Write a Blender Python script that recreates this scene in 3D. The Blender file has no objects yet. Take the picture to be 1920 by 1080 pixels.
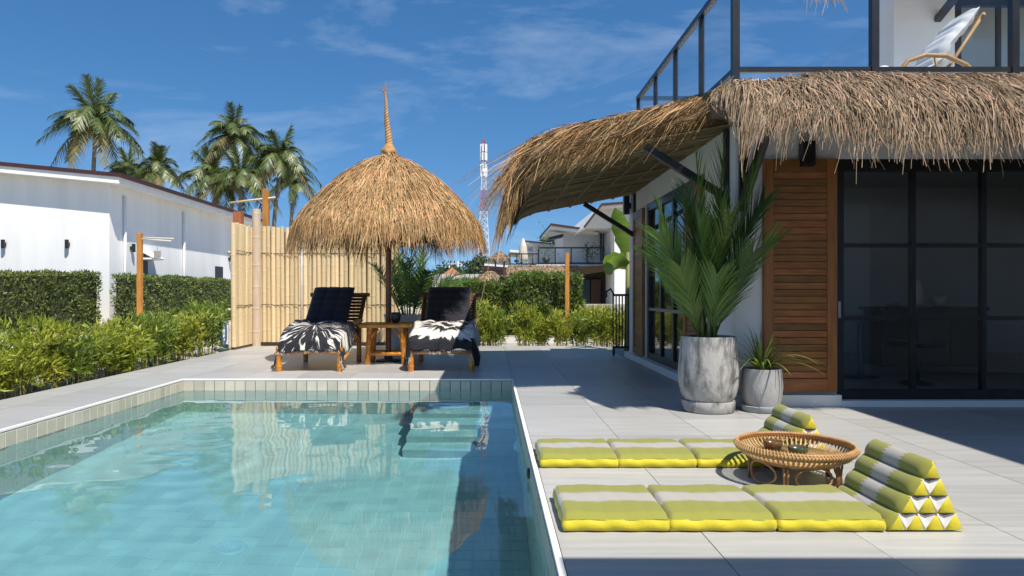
import bpy, math, random
import numpy as np
from mathutils import Vector, Matrix
R = math.radians
rng = np.random.default_rng(11); random.seed(11)
S = bpy.context.scene
C = S.collection
# ---------------------------------------------------------------- camera, sky, sun, exposure
cam = bpy.data.objects.new('camera', bpy.data.cameras.new('camera')); C.objects.link(cam)
cam.location = (0, 0, 1.1); cam.rotation_euler = (R(90), 0, 0)
cam.data.sensor_width = 36; cam.data.lens = 36*1300/1920
cam.data.shift_x = 40/1920; cam.data.shift_y = 10/1920
cam.data.clip_end = 3000; cam.data.clip_start = .05
S.camera = cam
SUN = Vector((.36, -.55, 1)).normalized()
W = bpy.data.worlds.new('World'); S.world = W; W.use_nodes = True
wn, wl = W.node_tree.nodes, W.node_tree.links
wn.clear()
sky = wn.new('ShaderNodeTexSky'); sky.sky_type = 'NISHITA'; sky.sun_disc = False
sky.sun_elevation = math.asin(SUN.z); sky.sun_rotation = math.atan2(SUN.x, SUN.y)
sky.air_density = 1.0; sky.dust_density = 0.25; sky.ozone_density = 2.5; sky.altitude = 0
tc = wn.new('ShaderNodeTexCoord')
mp = wn.new('ShaderNodeMapping'); mp.inputs['Scale'].default_value = (1.1, 2.2, 5.0); mp.inputs['Rotation'].default_value = (0, R(-24), R(20))
nz = wn.new('ShaderNodeTexNoise'); nz.inputs['Scale'].default_value = 1.6; nz.inputs['Detail'].default_value = 9; nz.inputs['Roughness'].default_value = .62; nz.inputs['Distortion'].default_value = .5
rp = wn.new('ShaderNodeValToRGB'); rp.color_ramp.elements[0].position = .50; rp.color_ramp.elements[1].position = .88
rp.color_ramp.elements[1].color = (.5, .5, .5, 1)
hs = wn.new('ShaderNodeHueSaturation'); hs.inputs['Saturation'].default_value = 1.3
mx = wn.new('ShaderNodeMix'); mx.data_type = 'RGBA'; mx.inputs['B'].default_value = (6.5, 7.4, 8.4, 1)
bg = wn.new('ShaderNodeBackground'); bg.inputs['Strength'].default_value = .108
wo = wn.new('ShaderNodeOutputWorld')
sp = wn.new('ShaderNodeSeparateXYZ'); wl.new(tc.outputs['Generated'], sp.inputs[0])
zz = wn.new('ShaderNodeMath'); zz.operation = 'MULTIPLY_ADD'; zz.inputs[1].default_value = .85; zz.inputs[2].default_value = .13; wl.new(sp.outputs[2], zz.inputs[0])
cb = wn.new('ShaderNodeCombineXYZ'); wl.new(sp.outputs[0], cb.inputs[0]); wl.new(sp.outputs[1], cb.inputs[1]); wl.new(zz.outputs[0], cb.inputs[2])
nr = wn.new('ShaderNodeVectorMath'); nr.operation = 'NORMALIZE'; wl.new(cb.outputs[0], nr.inputs[0]); wl.new(nr.outputs[0], sky.inputs[0])
wl.new(tc.outputs['Generated'], mp.inputs['Vector']); wl.new(mp.outputs[0], nz.inputs['Vector']); wl.new(nz.outputs['Fac'], rp.inputs[0])
wl.new(sky.outputs[0], hs.inputs['Color']); wl.new(hs.outputs[0], mx.inputs['A'])
wl.new(rp.outputs[0], mx.inputs['Factor'])
wl.new(mx.outputs['Result'], bg.inputs[0]); wl.new(bg.outputs[0], wo.inputs[0])
sun = bpy.data.objects.new('sun', bpy.data.lights.new('sun', 'SUN')); C.objects.link(sun)
sun.data.energy = 5.0; sun.data.angle = R(.55); sun.data.color = (1, .95, .86)
sun.rotation_euler = SUN.to_track_quat('Z', 'Y').to_euler(); sun.location = (10, -14, 27)
sun.data.cycles.is_caustics_light = True
S.view_settings.view_transform = 'Standard'; S.view_settings.look = 'None'; S.view_settings.exposure = 0.3; S.view_settings.gamma = 1
S.render.engine = 'CYCLES'; S.cycles.use_denoising = True
try: S.cycles.denoiser = 'OPENIMAGEDENOISE'
except Exception: pass
S.cycles.max_bounces = 8; S.cycles.diffuse_bounces = 3; S.cycles.glossy_bounces = 4; S.cycles.transmission_bounces = 8; S.cycles.transparent_max_bounces = 16
S.cycles.sample_clamp_indirect = 6

# ---------------------------------------------------------------- helpers
def gp(px, py, z=0.0):            # pixel of the photograph -> point on the level z
    y = 1300*(1.1-z)/(py-550); return Vector(((px-920)*y/1300, y, z))
def at(px, py, y):                # pixel -> point at the distance y
    return Vector(((px-920)*y/1300, y, 1.1-(py-550)*y/1300))

MATS = {}
def mat(name, col, col2=None, rough=.6, scale=4, stretch=(1,1,1), bump=0, bscale=40, bstretch=None, island=0, objvar=0,
        metallic=0, spec=.5, detail=5, lo=.35, hi=.65, trans=0, coat=0, bdist=.01, sheen=0):
    if name in MATS: return MATS[name]
    m = bpy.data.materials.new(name); m.use_nodes = True; MATS[name] = m
    n, l = m.node_tree.nodes, m.node_tree.links
    b = n['Principled BSDF']; b.inputs['Roughness'].default_value = rough; b.inputs['Metallic'].default_value = metallic
    b.inputs['Specular IOR Level'].default_value = spec; b.inputs['Coat Weight'].default_value = coat
    b.inputs['Sheen Weight'].default_value = sheen
    t = n.new('ShaderNodeTexCoord')
    oi = n.new('ShaderNodeObjectInfo')
    if col2 is None: col2 = tuple(c*.8 for c in col)
    mpn = n.new('ShaderNodeMapping'); mpn.inputs['Scale'].default_value = stretch; l.new(t.outputs['Object'], mpn.inputs[0])
    no = n.new('ShaderNodeTexNoise'); no.noise_dimensions = '4D'; no.inputs['Scale'].default_value = scale; no.inputs['Detail'].default_value = detail
    l.new(mpn.outputs[0], no.inputs['Vector'])
    mu = n.new('ShaderNodeMath'); mu.operation = 'MULTIPLY'; mu.inputs[1].default_value = 37; l.new(oi.outputs['Random'], mu.inputs[0]); l.new(mu.outputs[0], no.inputs['W'])
    r = n.new('ShaderNodeValToRGB'); r.color_ramp.elements[0].position = lo; r.color_ramp.elements[1].position = hi
    r.color_ramp.elements[0].color = (*col, 1); r.color_ramp.elements[1].color = (*col2, 1)
    l.new(no.outputs['Fac'], r.inputs[0]); out = r.outputs[0]
    if island or objvar:
        h = n.new('ShaderNodeHueSaturation'); mr = n.new('ShaderNodeMapRange')
        if island: g = n.new('ShaderNodeNewGeometry'); src = g.outputs['Random Per Island']; a = island
        else: src = oi.outputs['Random']; a = objvar
        l.new(src, mr.inputs[0]); mr.inputs['To Min'].default_value = 1-a; mr.inputs['To Max'].default_value = 1+a
        l.new(mr.outputs[0], h.inputs['Value']); l.new(out, h.inputs['Color'])
        mr2 = n.new('ShaderNodeMapRange'); l.new(src, mr2.inputs[0]); mr2.inputs['To Min'].default_value = .5+.03*a; mr2.inputs['To Max'].default_value = .5-.03*a
        l.new(mr2.outputs[0], h.inputs['Hue']); out = h.outputs[0]
    l.new(out, b.inputs['Base Color'])
    if bump:
        m2 = n.new('ShaderNodeMapping'); m2.inputs['Scale'].default_value = bstretch or stretch; l.new(t.outputs['Object'], m2.inputs[0])
        n2 = n.new('ShaderNodeTexNoise'); n2.inputs['Scale'].default_value = bscale; n2.inputs['Detail'].default_value = 6; l.new(m2.outputs[0], n2.inputs['Vector'])
        bp = n.new('ShaderNodeBump'); bp.inputs['Strength'].default_value = bump; bp.inputs['Distance'].default_value = bdist
        l.new(n2.outputs['Fac'], bp.inputs['Height']); l.new(bp.outputs[0], b.inputs['Normal'])
    if trans:
        tr = n.new('ShaderNodeBsdfTranslucent'); ms = n.new('ShaderNodeMixShader'); ms.inputs[0].default_value = trans
        l.new(out, tr.inputs[0]); l.new(b.outputs[0], ms.inputs[1]); l.new(tr.outputs[0], ms.inputs[2])
        l.new(ms.outputs[0], n['Material Output'].inputs['Surface'])
    return m
def pane_mat(name, tint, ior=1.5):
    m = bpy.data.materials.new(name); m.use_nodes = True; MATS[name] = m
    n, l = m.node_tree.nodes, m.node_tree.links; n.remove(n['Principled BSDF'])
    f = n.new('ShaderNodeFresnel'); ge = n.new('ShaderNodeNewGeometry'); mr = n.new('ShaderNodeMapRange')
    mr.inputs['To Min'].default_value = ior; mr.inputs['To Max'].default_value = 1/ior; l.new(ge.outputs['Backfacing'], mr.inputs[0]); l.new(mr.outputs[0], f.inputs[0])   # same reflectance from both sides
    tr = n.new('ShaderNodeBsdfTransparent'); tr.inputs[0].default_value = (*tint, 1)
    gl = n.new('ShaderNodeBsdfGlossy'); gl.inputs['Roughness'].default_value = .0
    ms = n.new('ShaderNodeMixShader'); l.new(f.outputs[0], ms.inputs[0]); l.new(tr.outputs[0], ms.inputs[1]); l.new(gl.outputs[0], ms.inputs[2])
    l.new(ms.outputs[0], n['Material Output'].inputs['Surface']); return m

def raw(name, V, F, m, parent=None, smooth=False, uv=None, midx=None):
    """V (n,3) array, F list/array of faces"""
    me = bpy.data.meshes.new(name)
    if isinstance(F, np.ndarray):
        k = F.shape[1]; me.vertices.add(len(V)); me.vertices.foreach_set('co', np.asarray(V, dtype=np.float32).ravel())
        me.loops.add(F.size); me.loops.foreach_set('vertex_index', F.astype(np.int32).ravel())
        me.polygons.add(len(F)); me.polygons.foreach_set('loop_start', np.arange(0, F.size, k, dtype=np.int32))
        me.update(calc_edges=True)
    else:
        me.from_pydata([tuple(v) for v in V], [], F); me.update()
    me.polygons.foreach_set('use_smooth', np.full(len(me.polygons), bool(smooth), dtype=bool))
    for mm in (m if isinstance(m, (list, tuple)) else [m]): me.materials.append(mm)
    if midx is not None: me.polygons.foreach_set('material_index', np.asarray(midx, dtype=np.int32))
    if uv is not None:
        u = me.uv_layers.new(name='UVMap'); li = np.zeros(len(me.loops), dtype=np.int32); me.loops.foreach_get('vertex_index', li)
        u.data.foreach_set('uv', np.asarray(uv, dtype=np.float32)[li].ravel())
    o = bpy.data.objects.new(name, me); C.objects.link(o)
    if parent: o.parent = parent
    return o
class MB:
    def __init__(s): s.v = []; s.f = []; s.mi = []; s.m = 0
    def add(s, vs, fs):
        b = len(s.v); s.v += [tuple(x) for x in vs]; s.f += [tuple(i+b for i in f) for f in fs]; s.mi += [s.m]*len(fs); return s
    def box(s, x0, x1, y0, y1, z0, z1):
        return s.add([(x0,y0,z0),(x1,y0,z0),(x1,y1,z0),(x0,y1,z0),(x0,y0,z1),(x1,y0,z1),(x1,y1,z1),(x0,y1,z1)],
                     [(0,3,2,1),(4,5,6,7),(0,1,5,4),(1,2,6,5),(2,3,7,6),(3,0,4,7)])
    def bar(s, p, q, w, h, up=(0,0,1)):      # a box along p-q
        p, q = Vector(p), Vector(q); d = (q-p).normalized(); u = Vector(up)
        if abs(d.dot(u)) > .99: u = Vector((0,1,0))
        a = d.cross(u).normalized()*w/2; c = a.cross(d).normalized()*h/2
        return s.add([p-a-c,p+a-c,p+a+c,p-a+c,q-a-c,q+a-c,q+a+c,q-a+c],[(0,1,2,3),(7,6,5,4),(4,5,1,0),(5,6,2,1),(6,7,3,2),(7,4,0,3)])
    def tube(s, pts, rad, n=8, cap=True):
        pts = [Vector(p) for p in pts]; k = len(pts)
        if not hasattr(rad, '__len__'): rad = [rad]*k
        vs, fs = [], []; prev = None
        for i, p in enumerate(pts):
            d = (pts[min(i+1,k-1)]-pts[max(i-1,0)]).normalized()
            if prev is None:
                a = d.cross(Vector((0,0,1)));  a = a if a.length > .05 else d.cross(Vector((0,1,0)))
            else: a = prev-d*prev.dot(d)
            a.normalize(); prev = a; b = d.cross(a)
            for j in range(n):
                t = 2*math.pi*j/n; vs.append(p+(a*math.cos(t)+b*math.sin(t))*rad[i])
        for i in range(k-1):
            for j in range(n): fs.append((i*n+j, i*n+(j+1)%n, (i+1)*n+(j+1)%n, (i+1)*n+j))
        if cap: fs.append(tuple(range(n-1,-1,-1))); fs.append(tuple(range((k-1)*n, k*n)))
        return s.add(vs, fs)
    def bamboo(s, p, q, r, n=10, node=.28, ph=.1, taper=1.0, nb=1.09):
        p, q = Vector(p), Vector(q); L = (q-p).length; pts = [0]; rd = [r]; t = ph
        while t < L-.03:
            for dt, k in ((-.04,1),(-.012,1),(-.003,nb),(.003,nb),(.012,1),(.04,1)):
                if 0 < t+dt < L: pts.append(t+dt); rd.append(r*k*(1+(taper-1)*(t/L)))
            t += node*random.uniform(.85,1.15)
        pts.append(L); rd.append(r*taper); d = (q-p)/L
        return s.tube([p+d*t for t in pts], rd, n)
    def lathe(s, prof, n=32, c=(0,0,0), wob=0):
        vs, fs = [], []; k = len(prof)
        for i, (r, z) in enumerate(prof):
            for j in range(n):
                t = 2*math.pi*j/n; vs.append((c[0]+r*math.cos(t), c[1]+r*math.sin(t), c[2]+z))
        for i in range(k-1):
            for j in range(n): fs.append((i*n+j, i*n+(j+1)%n, (i+1)*n+(j+1)%n, (i+1)*n+j))
        return s.add(vs, fs)
    def build(s, name, m, parent=None, smooth=False, bevel=0, seg=2, angle=None):
        o = raw(name, s.v, s.f, m, parent, smooth, midx=s.mi if isinstance(m, (list,tuple)) else None)
        if smooth and angle: 
            o.data.set_sharp_from_angle(angle=R(angle))
        if bevel:
            b = o.modifiers.new('bevel', 'BEVEL'); b.width = bevel; b.segments = seg; b.limit_method = 'ANGLE'; b.angle_limit = R(40)
        return o
def tag(o, label=None, cat=None, group=None, kind=None):
    if label: o['label'] = label
    if cat: o['category'] = cat
    if group: o['group'] = group
    if kind: o['kind'] = kind
    return o
def thing(name, loc, label, cat, group=None, rz=0):
    o = bpy.data.objects.new(name, None); o.empty_display_size = .1; C.objects.link(o); o.location = loc; o.rotation_euler = (0,0,rz)
    return tag(o, label, cat, group)
def link_copy(o, parent=None):
    c = o.copy(); C.objects.link(c); c.parent = parent; return c
def copy_tree(o, parent=None):
    kids = list(o.children); c = link_copy(o, parent)
    for k in kids: copy_tree(k, c)
    return c
def strips(P, side, w, taper=.25):
    """P (N,K,3) centre lines, side (N,3) unit, w (N,) widths -> V,F quads"""
    N, K, _ = P.shape
    prof = np.linspace(1, taper, K)[None,:,None]
    off = side[:,None,:]*(w[:,None,None]*.5)*prof
    V = np.stack([P-off, P+off], axis=2).reshape(-1,3)
    base = (np.arange(N)*K*2)[:,None]; i = np.arange(K-1)[None,:]*2
    a = base+i; F = np.stack([a, a+1, a+3, a+2], axis=2).reshape(-1,4)
    return V, F
def leafquads(P, D, Nn, L, w):
    """pointed leaves: P base (N,3), D direction, Nn width dir, L, w -> diamond quads bent a little"""
    V = np.stack([P, P+D*(L*.45)[:,None]-Nn*(w*.5)[:,None], P+D*L[:,None], P+D*(L*.45)[:,None]+Nn*(w*.5)[:,None]], axis=1).reshape(-1,3)
    F = np.arange(len(P)*4).reshape(-1,4); return V, F
def unit(a): return a/np.maximum(np.linalg.norm(a, axis=-1, keepdims=True), 1e-9)
def rdir(n): return unit(rng.normal(size=(n,3)))
# ---------------------------------------------------------------- materials
white = mat('white_render', (.80,.80,.78), (.72,.72,.71), rough=.85, scale=1.3, bump=.15, bscale=30, detail=8)
white2 = mat('white_plaster_old', (.87,.86,.84), (.78,.77,.745), rough=.9, scale=1.1, stretch=(1.6,1.6,.16), bump=.1, bscale=20, detail=8)
black = mat('black_metal', (.012,.012,.014), (.02,.02,.022), rough=.35, scale=8, spec=.5)
teak = mat('teak', (.36,.15,.036), (.22,.08,.018), rough=.45, scale=5, stretch=(6,6,.7), bump=.25, bscale=30, objvar=.35, detail=8, lo=.3, hi=.7)
teakh = mat('teak_slat', (.33,.135,.032), (.19,.068,.015), rough=.45, scale=5, stretch=(1.2,9,9), bump=.2, bscale=30, objvar=.35, detail=8, lo=.3, hi=.7)
bamboo = mat('bamboo_cane', (.70,.54,.31), (.60,.45,.25), rough=.5, scale=3, stretch=(5,5,.4), bump=.1, bscale=30, objvar=.2, detail=6)
bampole = mat('bamboo_pole', (.56,.44,.31), (.48,.37,.26), rough=.6, scale=4, stretch=(4,4,1), bump=.15, objvar=.1)
bamyel = mat('varnished_bamboo', (.62,.25,.02), (.40,.13,.008), rough=.28, scale=7, bump=.1, bscale=40, objvar=.12, coat=.4, detail=6)
bamdark = mat('dark_bamboo', (.20,.075,.018), (.11,.04,.012), rough=.4, scale=7, bump=.1, objvar=.15)
thatchm = mat('thatch_straw', (.57,.365,.165), (.40,.235,.09), rough=.75, scale=6, island=.55, trans=.12)
thatchg = mat('thatch_weathered', (.35,.25,.15), (.235,.16,.09), rough=.8, scale=6, island=.75, trans=.1)  # weathered grey-beige; wide per-straw spread also paints sunlit straws and shadowed gaps
thatchu = mat('thatch_base', (.20,.12,.05), (.12,.07,.03), rough=.9, scale=12, bump=.6, bscale=60, stretch=(1,1,1))
# ---------------------------------------------------------------- ground, lane, deck
gm = mat('ground_soil', (.42,.36,.27), (.30,.26,.17), rough=.95, scale=.35, bump=.5, bscale=6, detail=10)
lm = mat('lane_concrete', (.55,.51,.45), (.47,.44,.39), rough=.9, scale=.8, bump=.3, bscale=15, detail=9)
PX0, PX1, PY0, PY1 = -3.93, .27, -1.5, 8.88      # pool opening
g = MB()
for (a,b,c,d) in ((-900,-4.2,-60,1500),(.55,900,-60,1500),(-4.2,.55,9.15,1500),(-4.2,.55,-60,-1.8)):
    g.add([(a,c,-.12),(b,c,-.12),(b,d,-.12),(a,d,-.12)], [(0,1,2,3)])
tag(g.build('ground', gm), kind='structure')
tag(MB().box(-11.6,-6.1,-8,60,-.2,-.10).build('lane', lm), kind='structure')
tag(MB().box(-6.1,14,16.6,18.9,-.2,-.099).build('path', lm), kind='structure')
dm = mat('deck_tile', (.455,.445,.42), (.35,.343,.332), rough=.42, scale=2.6, stretch=(.5,9,1), bump=.06, bscale=40, bstretch=(.4,8,1), objvar=.10, detail=9, lo=.3, hi=.72)
grout = mat('deck_grout', (.27,.265,.255), rough=.9)
DX0, DY1 = -5.05, 14.5
d = MB()
d.box(DX0,PX0,-4,DY1,-.25,-.02); d.box(PX0,PX1,PY1+.002,DY1,-.25,-.02); d.box(PX1,9.5,-4,DY1,-.25,-.02); d.box(PX0,PX1,-4,PY0-.002,-.25,-.02)
deck = tag(d.build('deck', grout), kind='structure')
T = .70
def tile_mesh(w, h):
    k = ('tile', round(w,3), round(h,3))
    if k not in MATS:
        o = MB().box(-w/2,w/2,-h/2,h/2,-.018,.0).build('deck_tile', dm)
        dg = bpy.context.evaluated_depsgraph_get(); MATS[k] = bpy.data.meshes.new_from_object(o.evaluated_get(dg)); bpy.data.objects.remove(o)
    return MATS[k]
def lay(x0, x1, y0, y1):
    xs = sorted({x0, x1} | {PX1+T*i for i in range(-12,14) if x0+.01 < PX1+T*i < x1-.01})
    ys = sorted({y0, y1} | {PY1+T*i for i in range(-16,12) if y0+.01 < PY1+T*i < y1-.01})
    for a, b in zip(xs, xs[1:]):
        for c_, e in zip(ys, ys[1:]):
            o = bpy.data.objects.new('deck_tile', tile_mesh(b-a-.004, e-c_-.0022)); C.objects.link(o); o.parent = deck
            o.location = ((a+b)/2, (c_+e)/2, random.uniform(-.0006,.0006))
            if random.random() < .5: o.rotation_euler.z = math.pi
lay(DX0, PX0-.035, 2.5, DY1); lay(PX0-.035, PX1+.03, PY1+.035, DY1); lay(PX1+.03, 5.6, 1.2, 6.705); lay(PX1+.03, 2.3, 6.705, DY1)
# ---------------------------------------------------------------- pool
ptm = mat('pool_tile', (.56,.58,.55), (.51,.53,.50), rough=.25, scale=3, island=.06, spec=.5)
ptm1 = mat('pool_tile_dry', (.56,.50,.39), (.47,.43,.34), rough=.28, scale=6, objvar=.12, spec=.5)
pgm = mat('pool_grout', (.66,.66,.62), (.60,.60,.56), rough=.8, scale=4)
copm = mat('pool_coping', (.82,.80,.76), (.75,.73,.7), rough=.5, scale=3)
WZ = -.145; FZ = WZ-1.6; P = .13125
b = MB(); th = .25
b.box(PX0-th,PX1+th,PY0-th,PY1+th,FZ-.2,FZ-.004)
b.box(PX0-th,PX0-.004,PY0-th,PY1+th,FZ-.004,-.26); b.box(PX1+.004,PX1+th,PY0-th,PY1+th,FZ-.004,-.26)
b.box(PX0-.004,PX1+.004,PY1+.004,PY1+th,FZ-.004,-.26); b.box(PX0-.004,PX1+.004,PY0-th,PY0-.004,FZ-.004,-.26)
# upper lining in front of the slab, down from the coping
b.box(PX0-.10,PX0-.0101,PY0-.1,PY1+.1,-.26,-.019); b.box(PX1+.0101,PX1+.10,PY0-.1,PY1+.1,-.26,-.019)
b.box(PX0-.0101,PX1+.0101,PY1+.0101,PY1+.10,-.26,-.019); b.box(PX0-.0101,PX1+.0101,PY0-.10,PY0-.0101,-.26,-.019)
pool = tag(b.build('pool', pgm), kind='structure')
c = MB()
c.box(PX0-.031,PX0+.004,PY0-.03,PY1+.031,-.017,.004); c.box(PX1-.004,PX1+.027,PY0-.03,PY1+.031,-.017,.004)
c.box(PX0+.004,PX1-.004,PY1-.004,PY1+.031,-.017,.004)
c.build('coping_strip', copm, pool, bevel=.003)
# dry row, one object per tile
o0 = MB().box(-P/2+.004,P/2-.004,-.010,.0,-P/2+.004,P/2-.004).build('wall_tile', ptm1, pool, bevel=.003, seg=1)
zt = -.020-P/2; first = True
def wt(x, y, rz):
    global first
    o = o0 if first else link_copy(o0, pool); first = False
    o.location = (x, y, zt+random.uniform(-.0007,.0007)); o.rotation_euler = (random.gauss(0,.002), 0, rz+random.gauss(0,.003))
for i in range(32): wt(PX0+P*(i+.5), PY1, 0)
for i in range(58): wt(PX0, PY1-P*(i+.5), math.pi/2)
for i in range(52): wt(PX1, PY1-P*(i+.5), -math.pi/2)
# submerged tiles joined
Vs, Fs = [], []; nb = 0
def tiles(o, ux, uy, n, nx, ny, skip=None):
    """o corner of grid, ux,uy steps, n normal pointing into the water; faces lie on the plane"""
    global nb
    o, ux, uy, n = (np.array(a, float) for a in (o,ux,uy,n))
    I, J = np.meshgrid(np.arange(nx), np.arange(ny), indexing='ij'); I = I.ravel(); J = J.ravel()
    cc = o+ux*(I+.5)[:,None]+uy*(J+.5)[:,None]
    if skip is not None: cc = cc[~skip(cc)]
    m = len(cc); hx, hy = ux*.5*.955, uy*.5*.955
    til = rng.normal(0,.0010,size=(m,4))
    top = np.stack([cc-hx-hy, cc+hx-hy, cc+hx+hy, cc-hx+hy], 1)+til[:,:,None]*n
    bot = top-n*.006
    V = np.concatenate([top, bot], 1).reshape(-1,3); k = (np.arange(m)*8)[:,None]
    F = np.concatenate([k+np.array([[0,1,2,3]]), k+np.array([[4,5,1,0]]), k+np.array([[5,6,2,1]]), k+np.array([[6,7,3,2]]), k+np.array([[7,4,0,3]])], 0)
    Vs.append(V); Fs.append(F+nb); nb += len(V)
NY = 79; zs = -.020-P
SX0 = -.89
steps = [(7.95,-.72),(7.60,-.94),(7.27,-1.16),(6.97,-1.38)]   # front Y, depth below the water
instep = lambda cc: (cc[:,0] > SX0) & (cc[:,1] > 6.97)
tiles((PX0,PY1,zs),(P,0,0),(0,0,-P),(0,-1,0),32,12)
tiles((PX0,PY1,zs),(0,-P,0),(0,0,-P),(1,0,0),NY,12)
tiles((PX1,PY1,zs),(0,-P,0),(0,0,-P),(-1,0,0),NY,12)
tiles((PX0,PY1,FZ),(P,0,0),(0,-P,0),(0,0,1),32,NY,instep)
yb = PY1; pz = WZ
for k, (yf, dz) in enumerate(steps):
    z = WZ+dz; nY = max(1, round((yb-yf)/P)); zl = WZ+(steps[k+1][1] if k < 3 else -1.6)
    tiles((SX0,yf,z),((PX1-SX0)/9,0,0),(0,(yb-yf)/nY,0),(0,0,1),9,nY)
    tiles((SX0,yf,zl),((PX1-SX0)/9,0,0),(0,0,z-zl),(0,-1,0),9,1)
    tiles((SX0,PY1,zl if k else zl),(0,-(PY1-yf)/max(1,round((PY1-yf)/P)),0),(0,0,z-zl),(-1,0,0),max(1,round((PY1-yf)/P)),1)
    st = MB().box(SX0+.004,PX1+.02,yf+.004,PY1+.02,FZ-.012 if k == 3 else zl-.02,z-.004).build('step', pgm, pool)
    yb = yf
sub = raw('submerged_tiles', np.concatenate(Vs), np.concatenate(Fs), ptm, pool); sub['kind'] = 'stuff'
# drain, lamp, nozzle
dr = MB(); dr.lathe([(.0,.012),(.05,.012),(.052,.006),(.056,.006),(.058,.012),(.07,.012),(.072,.006),(.076,.006),(.078,.012),(.095,.012),(.115,.004),(.115,-.01)], 32)
for i in range(12):
    t = i*math.pi/6; dr.bar((.05*math.cos(t),.05*math.sin(t),.011),(.093*math.cos(t),.093*math.sin(t),.011),.014,.006)
o = dr.build('pool_drain', mat('drain_plastic', (.62,.66,.68), rough=.4), smooth=False); o.location = (-1.845,4.9,FZ)
tag(o, 'round pale grated drain cover on the pool floor', 'drain')
pl = thing('pool_lamp', (PX1,6.7,-1.12), 'round pale blue lamp set in the right pool wall', 'pool lamp')
m_ = MB(); m_.lathe([(0,.05),(.06,.048),(.10,.038),(.115,.012),(.12,0)], 28); o = m_.build('lens', mat('lamp_lens', (.35,.62,.80), rough=.2), pl, smooth=True); o.rotation_euler = (0,-math.pi/2,0)
m_ = MB(); m_.lathe([(.12,.02),(.14,.016),(.145,0)], 28); o = m_.build('bezel', mat('drain_plastic', (.6,.6,.6)), pl, smooth=True); o.rotation_euler = (0,-math.pi/2,0)
nzl = MB(); nzl.lathe([(0,.012),(.02,.012),(.022,.028),(.034,.026),(.04,0)], 20); o = nzl.build('inlet_nozzle', black, smooth=True); o.rotation_euler = (0,-math.pi/2,0); o.location = (PX1,4.62,-.10)
tag(o, 'small dark inlet nozzle on the right pool wall just above the water', 'nozzle')
# water: closed body with a rippled top
nx_, ny_ = 112, 276
x = np.linspace(PX0-.02, PX1+.02, nx_); y = np.linspace(PY0-.02, PY1+.02, ny_)
X, Y = np.meshgrid(x, y, indexing='ij'); Z = np.zeros_like(X)
for i in range(26):
    lam = rng.uniform(.16,.9); a = rng.uniform(0,2*math.pi); k = 2*math.pi/lam
    warp = .25*np.sin(1.3*X+.7*Y+i)+.2*np.sin(.9*Y-1.1*X+2*i)
    Z += rng.uniform(.4,1)*.00016*lam/.35*np.sin(k*(X*math.cos(a)+Y*math.sin(a)+warp*lam)+rng.uniform(0,6.3))
rr = np.hypot(X+2.55, Y-6.1); Z += .0008*np.exp(-(rr/.9)**2)*np.sin(rr*22)
calm = np.clip((PY1-Y)/2.2+.35, .35, 1); Z *= calm
V = np.stack([X, Y, Z+WZ], -1).reshape(-1,3); idx = np.arange(nx_*ny_).reshape(nx_,ny_)
F = np.stack([idx[:-1,:-1], idx[1:,:-1], idx[1:,1:], idx[:-1,1:]], -1).reshape(-1,4)
edge = np.concatenate([idx[:,0], idx[-1,1:], idx[-2::-1,-1], idx[0,-2:0:-1]]); n0 = len(V); ne = len(edge)
Vb = V[edge].copy(); Vb[:,2] = FZ-.05
Vc = np.array([[V[:,0].mean(), V[:,1].mean(), FZ-.05]])
F2 = np.stack([np.roll(edge,-1), edge, n0+np.arange(ne), n0+np.roll(np.arange(ne),-1)], -1)
cen = np.full(ne, n0+ne)
F3 = np.stack([n0+np.roll(np.arange(ne),-1), n0+np.arange(ne), cen, cen], -1)
faces = [tuple(f) for f in F.tolist()]+[tuple(f) for f in F2.tolist()]+[tuple(f[:3]) for f in F3.tolist()]
wm = bpy.data.materials.new('pool_water'); wm.use_nodes = True; n, l = wm.node_tree.nodes, wm.node_tree.links; n.remove(n['Principled BSDF'])
rf = n.new('ShaderNodeBsdfRefraction'); rf.inputs['Roughness'].default_value = 0; rf.inputs['IOR'].default_value = 1.333; rf.inputs['Color'].default_value = (.63,.945,.985,1)
gl = n.new('ShaderNodeBsdfGlossy'); gl.inputs['Roughness'].default_value = 0; gl.inputs['Color'].default_value = (1,1,1,1)
fr = n.new('ShaderNodeFresnel'); fr.inputs[0].default_value = 1.333; ms = n.new('ShaderNodeMixShader')
l.new(fr.outputs[0], ms.inputs[0]); l.new(rf.outputs[0], ms.inputs[1]); l.new(gl.outputs[0], ms.inputs[2])
l.new(ms.outputs[0], n['Material Output'].inputs['Surface'])
water = raw('pool_water', np.concatenate([V, Vb, Vc]), faces, wm, smooth=True); tag(water, kind='structure')
water.data.set_sharp_from_angle(angle=R(40))
water.cycles.is_caustics_caster = True
for o in [pool]+list(pool.children): o.cycles.is_caustics_receiver = True
for nme in ('pool_drain',): bpy.data.objects[nme].cycles.is_caustics_receiver = True
for o in pl.children: o.cycles.is_caustics_receiver = True
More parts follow.
